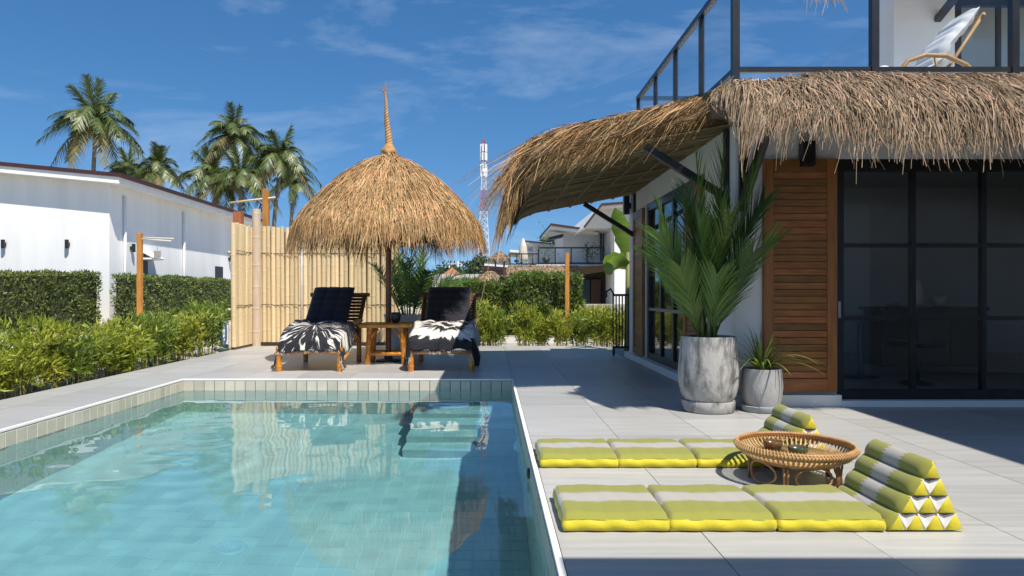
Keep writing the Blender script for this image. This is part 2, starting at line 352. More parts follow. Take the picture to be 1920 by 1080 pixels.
# ---------------------------------------------------------------- thatch
def curve_fn(pts):
    pts = np.array(pts, float); d = np.r_[0, np.cumsum(np.linalg.norm(np.diff(pts, axis=0), axis=1))]
    def f(s):
        s = np.asarray(s, float); q = np.clip(s, 0, d[-1]); out = np.stack([np.interp(q, d, pts[:,0]), np.interp(q, d, pts[:,1])], -1)
        ex = np.maximum(s-d[-1], 0); out[...,1] -= ex*.93; t = unit(pts[-1]-pts[-2]); out[...,0] += ex*.28*np.sign(t[0]); return out
    return f, d[-1]
def thatch_straight(name, top, a0, a1, to3, n, m, parent, L=(.35,.75), w=(.010,.022), endspread=.3, tiers=7, drop=None, eave=1.0, thin=.05, over_=.10):
    """top: outline (u,z) from the wall to the eave; a0..a1 along the axis; to3(u,a,z)->xyz arrays"""
    f, tot = curve_fn(top); K = 5
    tier = rng.integers(0, tiers, n); s0 = (tier+rng.uniform(-.35,.35,n))/tiers*tot; s0 = np.clip(s0, -.02, tot)
    ne = int(n*.16*eave); s0[:ne] = tot-rng.uniform(0,.18,ne)
    a = rng.uniform(a0, a1, n); ln = rng.uniform(*L, n); ln[:ne] = rng.uniform(.18,.55,ne)*(1+.5*np.sin(a[:ne]*3.1)*np.sin(a[:ne]*7.3))
    clump = .18*np.sin(a*9+tier*2)+.12*np.sin(a*23+tier)
    dev = rng.normal(0,.20,n)+clump
    u = (a-a0)/(a1-a0); near = np.exp(-(u*(a1-a0)/.35)); far = np.exp(-((1-u)*(a1-a0)/.35))
    dev += -near*np.abs(rng.normal(.35,.4,n))*endspread/.3+far*np.abs(rng.normal(.35,.4,n))*endspread/.3
    k = np.linspace(0,1,K)[None,:]; s = s0[:,None]+ln[:,None]*k
    pz = f(s); lift = rng.uniform(.0,thin,n)[:,None]*(1-.3*k)+rng.uniform(-.01,.05,n)[:,None]*np.sin(k*np.pi)
    cap = tot+np.abs(rng.normal(0,over_,n))*(1+.45*np.sin(a*4.3)+.35*np.sin(a*11.7)); lng = rng.uniform(0,1,n) < .05; cap[lng] += rng.uniform(.1,.32,lng.sum())
    ln = np.minimum(ln, np.maximum(cap-s0,.06)); s = s0[:,None]+ln[:,None]*k; pz = f(s)
    A = a[:,None]+dev[:,None]*ln[:,None]*k
    lo_, hi_ = np.maximum(a0-A, 0), np.maximum(A-a1, 0); A = A+lo_-hi_+.16*np.tanh(hi_/.16)-.16*np.tanh(lo_/.16)
    over = .17*np.tanh((lo_+hi_)/.17); zz = pz[...,1]+lift-over*1.25
    if drop is not None: zz = zz-drop(A)*np.clip(s/tot,0,1)-.10*(1-np.clip((A-2.4)/.55,0,1))*(1-np.clip(s/tot,0,1))
    P = to3(pz[...,0], A, zz)
    P += rng.normal(0,.004,P.shape)
    side = unit(np.stack([rng.normal(0,.25,n)]*3,-1)*0+to3(np.zeros(n)+.0, np.ones(n), np.zeros(n))-to3(np.zeros(n), np.zeros(n), np.zeros(n))+rng.normal(0,.45,(n,3)))
    V, F = strips(P, side, rng.uniform(*w, n), .35)
    o = raw(name, V, F, m, parent); o['kind'] = 'stuff'; return o
def sweep(name, prof, a0, a1, to3, m, parent, smooth=True, na=2):
    aa = np.linspace(a0, a1, na); pr = np.array(prof, float); k = len(pr)
    V = np.concatenate([to3(pr[:,0], np.full(k, a), pr[:,1]) for a in aa]); fs = []
    for i in range(na-1):
        for j in range(k): fs.append((i*k+j, i*k+(j+1)%k, (i+1)*k+(j+1)%k, (i+1)*k+j))
    fs.append(tuple(range(k))); fs.append(tuple(range((na-1)*k, na*k))[::-1])
    return raw(name, V, fs, m, parent)
def end_fringe(prof, y_, sg, n, parent, hang):
    f, tot = curve_fn(prof); s0 = rng.uniform(0,tot,n); K = 5; k = np.linspace(0,1,K)[None,:]; p0 = f(s0); p1 = f(np.minimum(s0+.05, tot)); tg = unit(p1-p0+1e-9)
    cl = .5+.5*np.sin(s0*17)*np.sin(s0*41+1); ln = rng.uniform(.10,1.0,n)**1.3*hang*(.6+.9*cl); al = rng.uniform(.35,1.5,n)*(.4+cl); ou = np.abs(rng.normal(.22,.2,n))*sg; dn = rng.uniform(.2,.75,n)
    X = p0[:,0,None]+tg[:,0,None]*(al*ln)[:,None]*k; Y = y_-sg*rng.uniform(0,.10,n)[:,None]+(ou*ln)[:,None]*k
    Z = p0[:,1,None]+rng.uniform(-.06,.05,n)[:,None]+tg[:,1,None]*(al*ln)[:,None]*k-(dn*ln)[:,None]*k**1.6-.06*k**2
    P = np.stack([X,Y,Z],-1)+rng.normal(0,.004,(n,K,3)); V, F = strips(P, unit(np.stack([rng.normal(.3,.4,n), rng.normal(0,.4,n), rng.normal(.7,.3,n)],-1)), rng.uniform(.006,.014,n), .35)
    o = raw('thatch', V, F, thatchm if sg < 0 else thatchg, parent); o['kind'] = 'stuff'; return o
reed = mat('reed_underside', (.46,.32,.165), (.20,.13,.065), rough=.85, scale=6, stretch=(.8,26,4), bump=.8, bscale=9, bstretch=(.8,30,4), bdist=.02, detail=7)
# ---------------------------------------------------------------- the villa on the right
villa = thing('villa', (2.4,6.8,0), 'white villa with thatched awnings, teak shutters and a glass railed balcony', 'house')
VI = Matrix.Translation((-2.4,-6.8,0))
def vb(mb, name, m, parent=None, **k):
    o = mb.build(name, m, parent or villa, **k); o.matrix_parent_inverse = VI if parent is None else Matrix(); 
    return o
# everything in the villa is drawn in world coordinates; children of the empty get the inverse offset
w = MB()
w.box(2.4,3.39,6.8,6.95,0,2.95); w.box(3.39,7.2,6.8,6.95,2.42,2.95); w.box(7.2,9.3,6.8,6.95,0,2.95)
w.box(2.4,2.55,6.95,8.5,0,2.95); w.box(2.4,2.55,8.5,10.72,2.47,2.95); w.box(2.4,2.55,10.72,12,0,2.95); w.box(2.4,2.55,8.5,10.72,0,.10)
vb(w, 'ground_floor_wall', white)
inner = mat('inner_wall', (.75,.74,.72), (.70,.69,.68), rough=.9, scale=1)
w = MB(); w.box(2.55,9.15,11.85,12,0,2.95); w.box(9.15,9.3,6.95,12,0,2.95); vb(w, 'rear_wall', inner)
w = MB(); w.box(2.56,9.14,6.96,11.84,2.90,2.949); vb(w, 'ceiling', inner)
vb(MB().box(2.551,9.149,6.951,11.849,.0,.085), 'inner_floor', mat('inner_floor', (.40,.37,.33), rough=.4))
p = MB(); p.box(2.31,3.40,6.71,6.80,0,.115); p.box(3.40,9.3,6.70,6.80,0,.06); p.box(2.31,2.40,6.80,12,0,.10); vb(p, 'plinth', white, bevel=.004)
vb(MB().box(2.28,9.3,6.48,12.1,2.952,3.10), 'balcony_slab', white, bevel=.005)
# sliding door: three by three panes per bay
dglass = pane_mat('door_glass', (.94,.95,.95), 1.5)
door = vb(MB().box(3.392,7.198,6.81,6.90,2.31,2.418).box(3.392,7.198,6.81,6.90,.062,.15).box(3.392,3.47,6.81,6.90,.15,2.31), 'sliding_door', black)
xs = [3.47+.695*i for i in range(6)]
for i, x_ in enumerate(xs[1:]): vb(MB().box(x_-.022,x_+.022,6.825,6.885,.15,2.31), 'mullion', black, door)
for j, z_ in enumerate((.855,1.575)): vb(MB().box(3.47,7.198,6.83,6.88,z_-.02,z_+.02), 'transom', black, door)
pm = None
for i in range(5):
    for za, zb in ((.15,.835),(.875,1.555),(1.595,2.31)):
        vb(MB().box(xs[i]+.022 if i else 3.47, xs[i+1]-.022, 6.85,6.858,za,zb), 'pane', dglass, door)
vb(MB().box(3.41,3.435,6.80,6.81,.86,1.02), 'handle', mat('steel', (.5,.5,.5), rough=.3, metallic=1), door)
# window in the left wall
wglass = pane_mat('window_glass', (.82,.85,.85), 1.5)
win = vb(MB().box(2.42,2.50,8.50,8.60,.10,2.47).box(2.42,2.50,10.62,10.72,.10,2.47).box(2.42,2.50,8.60,10.62,2.36,2.47).box(2.42,2.50,8.60,10.62,.10,.20), 'side_window', black)
for y_ in (9.27,9.95): vb(MB().box(2.43,2.49,y_-.045,y_+.045,.20,2.36), 'mullion', black, win)
for z_ in (.86,1.60): vb(MB().box(2.425,2.495,8.60,10.62,z_-.022,z_+.022), 'transom', mat('pale_transom', (.30,.29,.27), rough=.5), win)
for ya, yb_ in ((8.60,9.225),(9.315,9.905),(9.995,10.62)):
    for za, zb in ((.20,.838),(.882,1.578),(1.622,2.36)): vb(MB().box(2.455,2.463,ya,yb_,za,zb), 'pane', wglass, win)
# shutters
def shutter(org, width, z0, z1, rz, label):
    sh = MB(); st = .095; rl = .13
    sh.box(0,st,0,.045,z0,z1).box(width-st,width,0,.045,z0,z1)
    o = sh.build('shutter', teak, villa, bevel=.004); o.matrix_parent_inverse = VI
    o.location = org; o.rotation_euler = (0,0,rz); o['label'] = label
    MB().box(st,width-st,.003,.042,z1-rl,z1).build('rail', teakh, o, bevel=.003); MB().box(st,width-st,.003,.042,z0,z0+rl).build('rail', teakh, o, bevel=.003)
    MB().box(st,width-st,.034,.040,z0+rl,z1-rl).build('backing', teakh, o)
    n_ = int((z1-z0-2*rl)/.066); dz = (z1-z0-2*rl)/n_
    s0 = MB().bar((st,.014,0),(width-st,.014,0),.012,.064).build('slat', teakh, o, bevel=.002, seg=1)
    for k in range(n_):
        s = s0 if k == 0 else link_copy(s0, o)
        s.location = (0,.006,z0+rl+dz*(k+.5)); s.rotation_euler = (R(8+random.uniform(-1,1)),0,0)
    return o
shutter((2.66,6.748,0), .715, .135, 2.41, 0, 'teak louvred shutter beside the sliding door')
shutter((2.352,11.50,0), .72, .12, 2.43, -math.pi/2, 'teak louvred shutter at the far end of the side wall')
shutter((2.352,8.48,0), .72, .12, 2.43, -math.pi/2, 'teak louvred shutter behind the tall potted palm')
# wall lamps
def wall_lamp(x_, y_, z0, z1, ax):
    l_ = MB()
    if ax == 'f': l_.box(x_-.06,x_+.06,y_-.13,y_-.02,z0,z1).box(x_-.03,x_+.03,y_-.02,y_,(z0+z1)/2-.05,(z0+z1)/2+.05)
    else: l_.box(x_-.13,x_-.03,y_-.055,y_+.055,z0,z1).box(x_-.03,x_,y_-.03,y_+.03,(z0+z1)/2-.08,(z0+z1)/2+.02)
    return vb(l_, 'wall_lamp', black, bevel=.006)
wall_lamp(3.07,6.80,2.33,2.57,'f'); wall_lamp(2.4,11.86,2.45,2.80,'l')
# balcony railing
rail = vb(MB().box(2.28,9.0,6.52,6.58,4.12,4.18).box(2.28,2.34,6.58,10.88,4.12,4.18).box(2.34,9.0,10.82,10.88,4.12,4.18)
          .box(2.345,9.0,6.53,6.57,3.185,3.235).box(2.29,2.33,6.58,10.82,3.185,3.235), 'balcony_railing', black)
rg = pane_mat('rail_glass', (.955,.97,.985), 1.45)
px_ = [2.31,3.62,4.94,6.26,7.58,8.9]; py_ = [6.55,7.60,8.67,9.72,10.85]
for i, x_ in enumerate(px_): vb(MB().box(x_-.033,x_+.033,6.517,6.583,3.10,4.12), 'post', black, rail)
for y_ in py_[1:]: vb(MB().box(2.285,2.335,y_-.025,y_+.025,3.10,4.12), 'post', black, rail)
for a_, b_ in zip(px_, px_[1:]): vb(MB().box(a_+.034,b_-.034,6.546,6.556,3.236,4.119), 'pane', rg, rail)
for a_, b_ in zip(py_, py_[1:]): vb(MB().box(2.305,2.315,a_+.034,b_-.026,3.236,4.119), 'pane', rg, rail)
# upper storey
w = MB(); w.box(6.37,7.33,10.95,11.05,3.10,6.3); w.box(6.37,6.50,11.05,11.35,3.10,6.3); w.box(7.33,11.3,10.95,11.05,5.75,6.3); w.box(6.50,11.3,11.25,11.35,3.1,6.3)
vb(w, 'upper_wall', white)
vb(MB().box(6.37,11.4,10.7,11.6,6.3,6.45), 'roof_slab', white)
ud = vb(MB().box(7.332,7.44,10.96,11.04,3.10,5.749).box(7.44,11.2,10.96,11.04,5.65,5.749).box(7.44,11.2,10.96,11.04,3.10,3.18), 'upper_door', black)
for x_ in (8.05,8.7,9.6): vb(MB().box(x_-.03,x_+.03,10.97,11.03,3.18,5.65), 'mullion', black, ud)
for a_, b_ in ((7.44,8.02),(8.08,8.67),(8.73,9.57)): vb(MB().box(a_,b_,10.995,11.003,3.18,5.65), 'pane', wglass, ud)
# awnings
def awning_obj(core, name): core.name = name; core.matrix_parent_inverse = VI; return core
to_left = lambda u, a, z: np.stack([u, a, z], -1)             # u = x, axis = y
to_front = lambda u, a, z: np.stack([a, u, z], -1)            # u = y, axis = x
topL = [(2.36,3.09),(1.47,2.86),(.73,2.70),(.42,2.60),(.26,2.46),(.20,2.28)]
botL = [(.40,2.25),(.50,2.36),(.76,2.47),(1.6,2.63),(2.395,2.78)]
aw = awning_obj(sweep('thatched_awning', [(x_,z_-.03) for x_, z_ in topL]+[(x_,z_+.012) for x_, z_ in botL], 6.87, 11.7, to_left, thatchu, villa), 'thatched_awning')
und = sweep('reed_ceiling', botL+[(x_,z_-.012) for x_, z_ in botL[::-1]], 6.85, 11.72, to_left, reed, aw)
for i, (x_, z_) in enumerate(((.66,2.425),(.98,2.495),(1.34,2.563),(1.7,2.632),(2.06,2.70))):
    vb(MB().bar((x_,6.84,z_),(x_,11.75,z_),.035,.022), 'purlin', mat('purlin_wood', (.30,.19,.10), (.2,.12,.06), rough=.8, scale=5), aw)
for y_ in (7.0,11.5):
    vb(MB().bar((2.40,y_,2.05),(1.55,y_,2.585),.07,.07), 'brace', black, aw); vb(MB().box(2.36,2.40,y_-.04,y_+.04,1.95,2.75), 'bracket', black, aw)
nr_ = 240; yy = np.linspace(6.88,11.68,nr_)+rng.normal(0,.004,nr_); bl_ = np.array(botL); PR = np.stack([np.repeat(bl_[None,:,0],nr_,0), yy[:,None]+rng.normal(0,.006,(nr_,len(botL))), np.repeat(bl_[None,:,1],nr_,0)-.016+rng.normal(0,.003,(nr_,len(botL)))], -1)
V, F = strips(PR, unit(np.array([[0,1.,0]])+rng.normal(0,.12,(nr_,3))), rng.uniform(.015,.026,nr_), 1.0)
raw('reed_strips', V, F, mat('reed_strip', (.42,.29,.145), (.30,.195,.09), rough=.8, scale=5, stretch=(1,4,4), island=.45), aw)['kind'] = 'stuff'
thatch_straight('thatch', topL, 6.87, 11.7, to_left, 23000, thatchg, aw, w=(.007,.016), L=(.35,.8), endspread=.42, tiers=8, eave=2.2, over_=.13)
end_fringe(topL, 6.85, -1, 6000, aw, .46)
end_fringe([(x_+.05,z_-.10) for x_, z_ in topL[1:]], 6.86, -1, 2600, aw, .30)
thatch_straight('thatch', [(.50,2.56),(.30,2.46),(.21,2.30),(.20,2.20)], 6.85, 11.72, to_left, 6500, thatchg, aw, L=(.15,.4), w=(.007,.016), tiers=3, over_=.05, thin=.09)
thatch_straight('thatch', [(.62,2.44),(.46,2.36),(.36,2.24),(.33,2.14)], 6.85, 11.72, to_left, 4200, thatchg, aw, L=(.15,.35), w=(.007,.016), tiers=3, over_=.04, thin=.03)
end_fringe(topL, 11.72, 1, 900, aw, .25)
topF = [(6.46,3.05),(6.12,2.985),(5.78,2.80),(5.56,2.62),(5.44,2.45)]
botF = [(5.53,2.44),(5.74,2.55),(6.05,2.66),(6.795,2.80)]
dropF = lambda a: np.clip((a-2.3)*.055, 0, .25)
af = awning_obj(sweep('thatched_awning', [(y_,z_-.03) for y_, z_ in topF]+[(y_,z_) for y_, z_ in botF], 2.12, 8.2, to_front, thatchu, villa), 'thatched_awning')
for x_ in (2.47,6.4,7.9):
    vb(MB().bar((x_,6.80,1.98),(x_,6.02,2.70),.07,.07), 'brace', black, af); vb(MB().box(x_-.04,x_+.04,6.76,6.80,1.9,2.84), 'bracket', black, af)
thatch_straight('thatch', topF, 2.10, 8.2, to_front, 27000, thatchg, af, L=(.3,.62), w=(.005,.013), endspread=.3, tiers=6, drop=dropF, thin=.07)
thatch_straight('thatch', [(5.57,2.64),(5.45,2.52),(5.41,2.42)], 2.35, 8.2, to_front, 2200, thatchg, af, L=(.22,.52), w=(.006,.013), endspread=.2, tiers=2, drop=dropF, thin=.06, over_=.27)
# upper awning, only its drooping corner and one brace show
topU = [(10.94,5.97),(10.4,5.84),(9.95,5.72),(9.8,5.62)]
au = awning_obj(sweep('thatched_awning', [(y_,z_-.03) for y_, z_ in topU]+[(9.9,5.60),(10.4,5.72),(10.945,5.82)], 4.62, 11.2, to_front, thatchu, villa), 'thatched_awning')
thatch_straight('thatch', topU, 4.62, 11.2, to_front, 3500, thatchg, au, L=(.2,.36), w=(.008,.018), endspread=.25, tiers=4, over_=.04)
thatch_straight('thatch', [(10.1,5.6),(9.85,5.5),(9.75,5.3),(9.74,5.22)], 4.58, 4.88, to_front, 130, thatchg, au, L=(.2,.5), w=(.008,.018), tiers=2, over_=.06)
for x_ in (7.05,9.4): vb(MB().bar((x_,10.95,5.42),(x_-.02,10.15,5.72),.09,.09), 'brace', black, au)
# wing of the same villa beside and behind the camera (it throws the shadows on the right and at the bottom)
wing = thing('villa_wing', (5.6,-5,0), 'white wing of the villa with a flat porch roof, right of the pool terrace', 'house')
def wb(mb, name, m, **k): o = mb.build(name, m, wing, **k); o.matrix_parent_inverse = Matrix.Translation((-5.6,5,0)); return o
wb(MB().box(5.25,9.3,-5,4.1,0,4.6), 'wall', white); wb(MB().box(5.12,9.5,-5.2,4.2,4.6,4.75), 'roof_slab', white)
wb(MB().box(1.40,5.249,-5,1.18,2.95,3.1), 'porch_roof', white)
for y_ in (.9,-2.5): wb(MB().box(1.55,1.67,y_-.06,y_+.06,0,2.95), 'porch_post', black)
wb(MB().box(5.235,5.25,-3,0,.1,2.3), 'door', black)
# ---------------------------------------------------------------- furniture inside
dk = mat('dark_wood', (.06,.035,.02), (.04,.022,.012), rough=.4, scale=6, stretch=(8,1,1))
tb = thing('pedestal_table', (4.45,8.35,.085), 'dark pedestal table inside behind the sliding door', 'table')
MB().box(-.5,.5,-.4,.4,.70,.74).build('tabletop', dk, tb, bevel=.01)
o = MB(); o.lathe([(.22,0),(.22,.02),(.05,.04),(.035,.08),(.035,.70)], 20); o.build('pedestal', black, tb, smooth=True, angle=40)
ch = thing('swivel_chair', (4.75,7.75,.085), 'black low backed chair at the table inside', 'chair', rz=.5)
MB().box(-.22,.22,-.22,.22,.42,.48).build('seat', black, ch, bevel=.03); MB().box(-.21,.21,.19,.24,.5,.86).build('backrest', black, ch, bevel=.03)
o = MB(); o.lathe([(.2,0),(.2,.02),(.04,.05),(.025,.42)], 16); o.build('pedestal', black, ch, smooth=True)
sb = thing('sideboard', (5.6,9.0,.085), 'dark brown sideboard against the inner room side', 'sideboard')
MB().box(-.65,.65,-.22,.22,.08,.80).build('body', dk, sb, bevel=.008)
for i in range(3): MB().box(-.62+.42*i,-.22+.42*i,-.235,-.22,.14,.74).build('door', dk, sb, bevel=.004)
MB().box(-.7,.7,-.25,.25,.80,.84).build('top', dk, sb, bevel=.006)
cer = mat('cream_ceramic', (.62,.57,.48), rough=.35)
o = MB(); o.lathe([(0,0),(.06,0),(.085,.08),(.085,.22),(.05,.30),(.045,.33),(.055,.34),(.04,.33),(.03,.2),(0,.19)], 24)
o = o.build('vase', cer, smooth=True); o.location = (5.5,8.95,.925); tag(o, 'tall cream ceramic vase on the sideboard inside', 'vase')
o = MB(); o.lathe([(0,0),(.05,0),(.09,.06),(.09,.12),(.06,.16),(.05,.15),(0,.05)], 24)
o = o.build('bowl', cer, smooth=True); o.location = (5.78,8.95,.925); tag(o, 'squat cream ceramic pot right of the vase inside', 'pot')
o = MB(); o.lathe([(0,0),(.05,0),(.10,.05),(.105,.06),(.05,.02),(0,.015)], 24)
o = o.build('bowl', cer, smooth=True); o.location = (5.2,8.95,.925); tag(o, 'shallow cream bowl left of the vase inside', 'bowl')
# ---------------------------------------------------------------- thatched parasol
um = thing('thatched_parasol', (-1.65,11.2,0), 'straw thatched parasol with a braided top on a bamboo pole', 'parasol')
MB().bamboo((0,0,.0),(0,0,3.3),.047,12,.42).build('pole', bamdark, um, smooth=True, angle=60)
o = MB(); o.lathe([(0,.0),(.2,.0),(.2,.03),(.07,.05),(.06,.16),(.0,.16)], 24); o.build('foot', mat('cast_iron', (.05,.045,.04), rough=.6), um, smooth=True, angle=40)
prU = [(.03,3.40),(.12,3.25),(.40,3.14),(.76,2.90),(1.08,2.60),(1.34,2.32),(1.47,2.10)]
o = MB(); o.lathe([(r_,z_-.05) for r_, z_ in prU]+[(r_-.05,z_-.09) for r_, z_ in prU[:0:-1]], 40); o.build('canopy_base', thatchu, um, smooth=True)
for i in range(10):
    t = i*math.pi/5+.2; MB().tube([(.05*math.cos(t),.05*math.sin(t),2.9),(.75*math.cos(t),.75*math.sin(t),2.78),(1.36*math.cos(t),1.36*math.sin(t),2.13)], .016, 6).build('rib', bamdark, um)
def thatch_round(name, prof, n, m, parent, L, w, tiers, fringe=.2, flen=(.2,.5)):
    f, tot = curve_fn(prof); K = 5
    # density by circumference
    s0 = np.abs(rng.uniform(0,1,n))**.62*tot; tier = np.floor(s0/tot*tiers); s0 = s0*.5+.5*(tier+.5)/tiers*tot+rng.normal(0,.03,n)
    ne = int(n*fringe); s0[:ne] = tot-rng.uniform(0,.25,ne); s0 = np.clip(s0,.0,tot)
    th0 = rng.uniform(0,2*math.pi,n); ln = rng.uniform(*L, n); ln[:ne] = rng.uniform(*flen, ne)*(1+.35*np.sin(th0[:ne]*7)+.25*np.sin(th0[:ne]*19))
    k = np.linspace(0,1,K)[None,:]; s = s0[:,None]+ln[:,None]*k; p = f(s)
    lift = rng.uniform(0,.055,n)[:,None]*(1-.35*k)+rng.uniform(-.01,.035,n)[:,None]*np.sin(k*np.pi)
    r_ = np.maximum(p[...,0], .02); dev = (rng.normal(0,.16,n)+.12*np.sin(th0*11+tier*1.7)+.08*np.sin(th0*29+tier))[:,None]*ln[:,None]*k/np.maximum(r_,.18)
    th = th0[:,None]+dev; P = np.stack([(r_+lift*.6)*np.cos(th), (r_+lift*.6)*np.sin(th), p[...,1]+lift], -1)+rng.normal(0,.004,(n,K,3))
    side = unit(np.stack([-np.sin(th0), np.cos(th0), np.zeros(n)], -1)+rng.normal(0,.4,(n,3)))
    V, F = strips(P, side, rng.uniform(*w, n), .35); o = raw(name, V, F, m, parent); o['kind'] = 'stuff'; return o
thatch_round('thatch', prU, 17000, thatchm, um, (.28,.55), (.007,.016), 8, .18, (.06,.46))
# braided finial
fp = [Vector((.01*math.sin(t*9)+.0-.075*t*t, 0, 3.36+1.02*t)) for t in np.linspace(0,1,14)]
fin = MB()
for q in range(3):
    pts, rad = [], []
    for i in range(80):
        t = i/79; j = t*13; i0 = min(int(j),12); c_ = fp[i0].lerp(fp[i0+1], j-i0); rr_ = .040*(1-t)**1.0+.010
        if t < .14: rr_ += (.14-t)*.35
        a_ = t*48+q*2.094; pts.append(c_+Vector((rr_*.75*math.cos(a_), rr_*.75*math.sin(a_), 0))); rad.append(rr_*.72)
    fin.tube(pts, rad, 7)
fo = fin.build('braided_finial', mat('braid_straw', (.56,.33,.13), (.36,.19,.06), rough=.8, scale=30, stretch=(1,1,.4), bump=.6, bscale=120), um, smooth=True)
k = 26; P0 = np.repeat(np.array([[fp[-1].x,0,fp[-1].z-.03]]), k, 0)+rng.normal(0,.006,(k,3)); D = unit(np.stack([rng.normal(0,.45,k), rng.normal(0,.45,k), np.abs(rng.normal(.9,.5,k))], -1))
ln = rng.uniform(.06,.24,k); t_ = np.linspace(0,1,4)[None,:,None]; PP = P0[:,None,:]+D[:,None,:]*ln[:,None,None]*t_; PP[...,2] -= (rng.uniform(0,.12,k)[:,None]*t_[...,0]**2)
V, F = strips(PP, rdir(k), rng.uniform(.006,.014,k), .3); raw('loose_ends', V, F, thatchm, fo)
# ---------------------------------------------------------------- bamboo loungers
def lounger(name, loc, label):
    t = thing(name, loc, label, 'lounger', 'bamboo loungers under the parasol')
    hw = .43
    for sx in (-hw, hw):
        MB().bamboo((sx,0,0),(sx,0,.34),.043,12,.16,.07).build('leg', bamyel, t, smooth=True, angle=60)
        MB().bamboo((sx,1.42,0),(sx,1.42,.64),.040,12,.2).build('leg', bamyel, t, smooth=True, angle=60)
        MB().bamboo((sx,-.02,.30),(sx,.95,.50),.034,10,.24).build('side_rail', bamyel, t, smooth=True, angle=60)
        MB().bamboo((sx,.92,.50),(sx,1.48,.30),.032,10,.24).build('side_rail', bamyel, t, smooth=True, angle=60)
        MB().bamboo((sx,.98,.64),(sx,1.58,.66),.036,10,.22).build('armrest', bamyel, t, smooth=True, angle=60)
        MB().bamboo((sx*.98,1.22,.38),(sx*.98,2.02,1.08),.034,10,.22).build('back_post', bamdark, t, smooth=True, angle=60)
        MB().tube([(sx*1.0,.0,.10),(sx*1.06,.06,.17),(sx*1.22,.14,.24)], [.03,.026,.022], 8).build('branch_stub', bamyel, t, smooth=True)
    MB().bamboo((-hw-.02,0,.27),(hw+.02,0,.27),.030,10,.25).build('front_rail', bamyel, t, smooth=True, angle=60)
    MB().bamboo((-hw,1.42,.34),(hw,1.42,.34),.028,10,.25).build('rear_rail', bamyel, t, smooth=True, angle=60)
    MB().bamboo((-hw-.07,2.0,1.075),(hw+.07,2.0,1.075),.034,10,.3).build('top_rail', bamdark, t, smooth=True, angle=60)
    s0 = MB().tube([(-hw,0,0),(hw,0,0)], .018, 6).build('slat', bamyel, t, smooth=True)
    for i in range(15):
        s = s0 if i == 0 else link_copy(s0, t); f_ = i/14; y_ = .06+1.2*f_; s.location = (0, y_, .345+.2*min(1,y_/.95) if y_ < .95 else .545-.30*(y_-.95)/.5)
    b0 = MB().bar((-hw*.95,0,0),(hw*.95,0,0),.058,.012).build('back_slat', bamdark, t)
    for i in range(12):
        s = b0 if i == 0 else link_copy(b0, t); f_ = (i+.5)/12; s.location = (0, 1.26+.74*f_, .44+.64*f_); s.rotation_euler = (R(41),0,0)
    return t
# cushion: a tufted strip over seat and back
blackcloth = mat('black_cotton', (.010,.009,.013), (.018,.015,.022), rough=.9, scale=20, bump=.25, bscale=90, sheen=.15)
def cushion(name, loc, hw, xo, label):
    path = [(.02,.40),(.5,.50),(.92,.585),(1.08,.55),(1.2,.53),(1.36,.64),(1.66,.90),(1.96,1.16),(2.02,1.20)]
    pts = np.array(path); d_ = np.r_[0,np.cumsum(np.linalg.norm(np.diff(pts,axis=0),axis=1))]; nu, nv = 25, 64
    sv = np.linspace(0,d_[-1],nv); cy = np.interp(sv,d_,pts[:,0]); cz = np.interp(sv,d_,pts[:,1])
    ty = np.gradient(cy); tz = np.gradient(cz); q = np.hypot(ty,tz); ny, nz_ = -tz/q, ty/q
    V = []; 
    for side in (1,-1):
        for i in range(nu):
            u = -1+2*i/(nu-1); e = math.sqrt(max(0,1-abs(u)**6))
            for j in range(nv):
                ev = math.sqrt(max(0,1-abs(2*sv[j]/d_[-1]-1)**14)); tuft = .022*abs(math.sin(sv[j]/.17*math.pi))**.5*abs(math.sin((u+1)*1.5*math.pi))**.35
                h = (.045+tuft)*e*ev*side
                V.append((xo+u*hw, cy[j]+ny[j]*h, cz[j]+nz_[j]*h))
    F = []
    for s_ in (0,1):
        for i in range(nu-1):
            for j in range(nv-1):
                a = s_*nu*nv+i*nv+j; f_ = (a,a+nv,a+nv+1,a+1); F.append(f_ if s_ == 0 else f_[::-1])
    o = raw(name, V, F, blackcloth, smooth=True); o.location = loc
    o.modifiers.new('weld','WELD').merge_threshold = .002
    return tag(o, label, 'cushion', 'black lounger cushions')
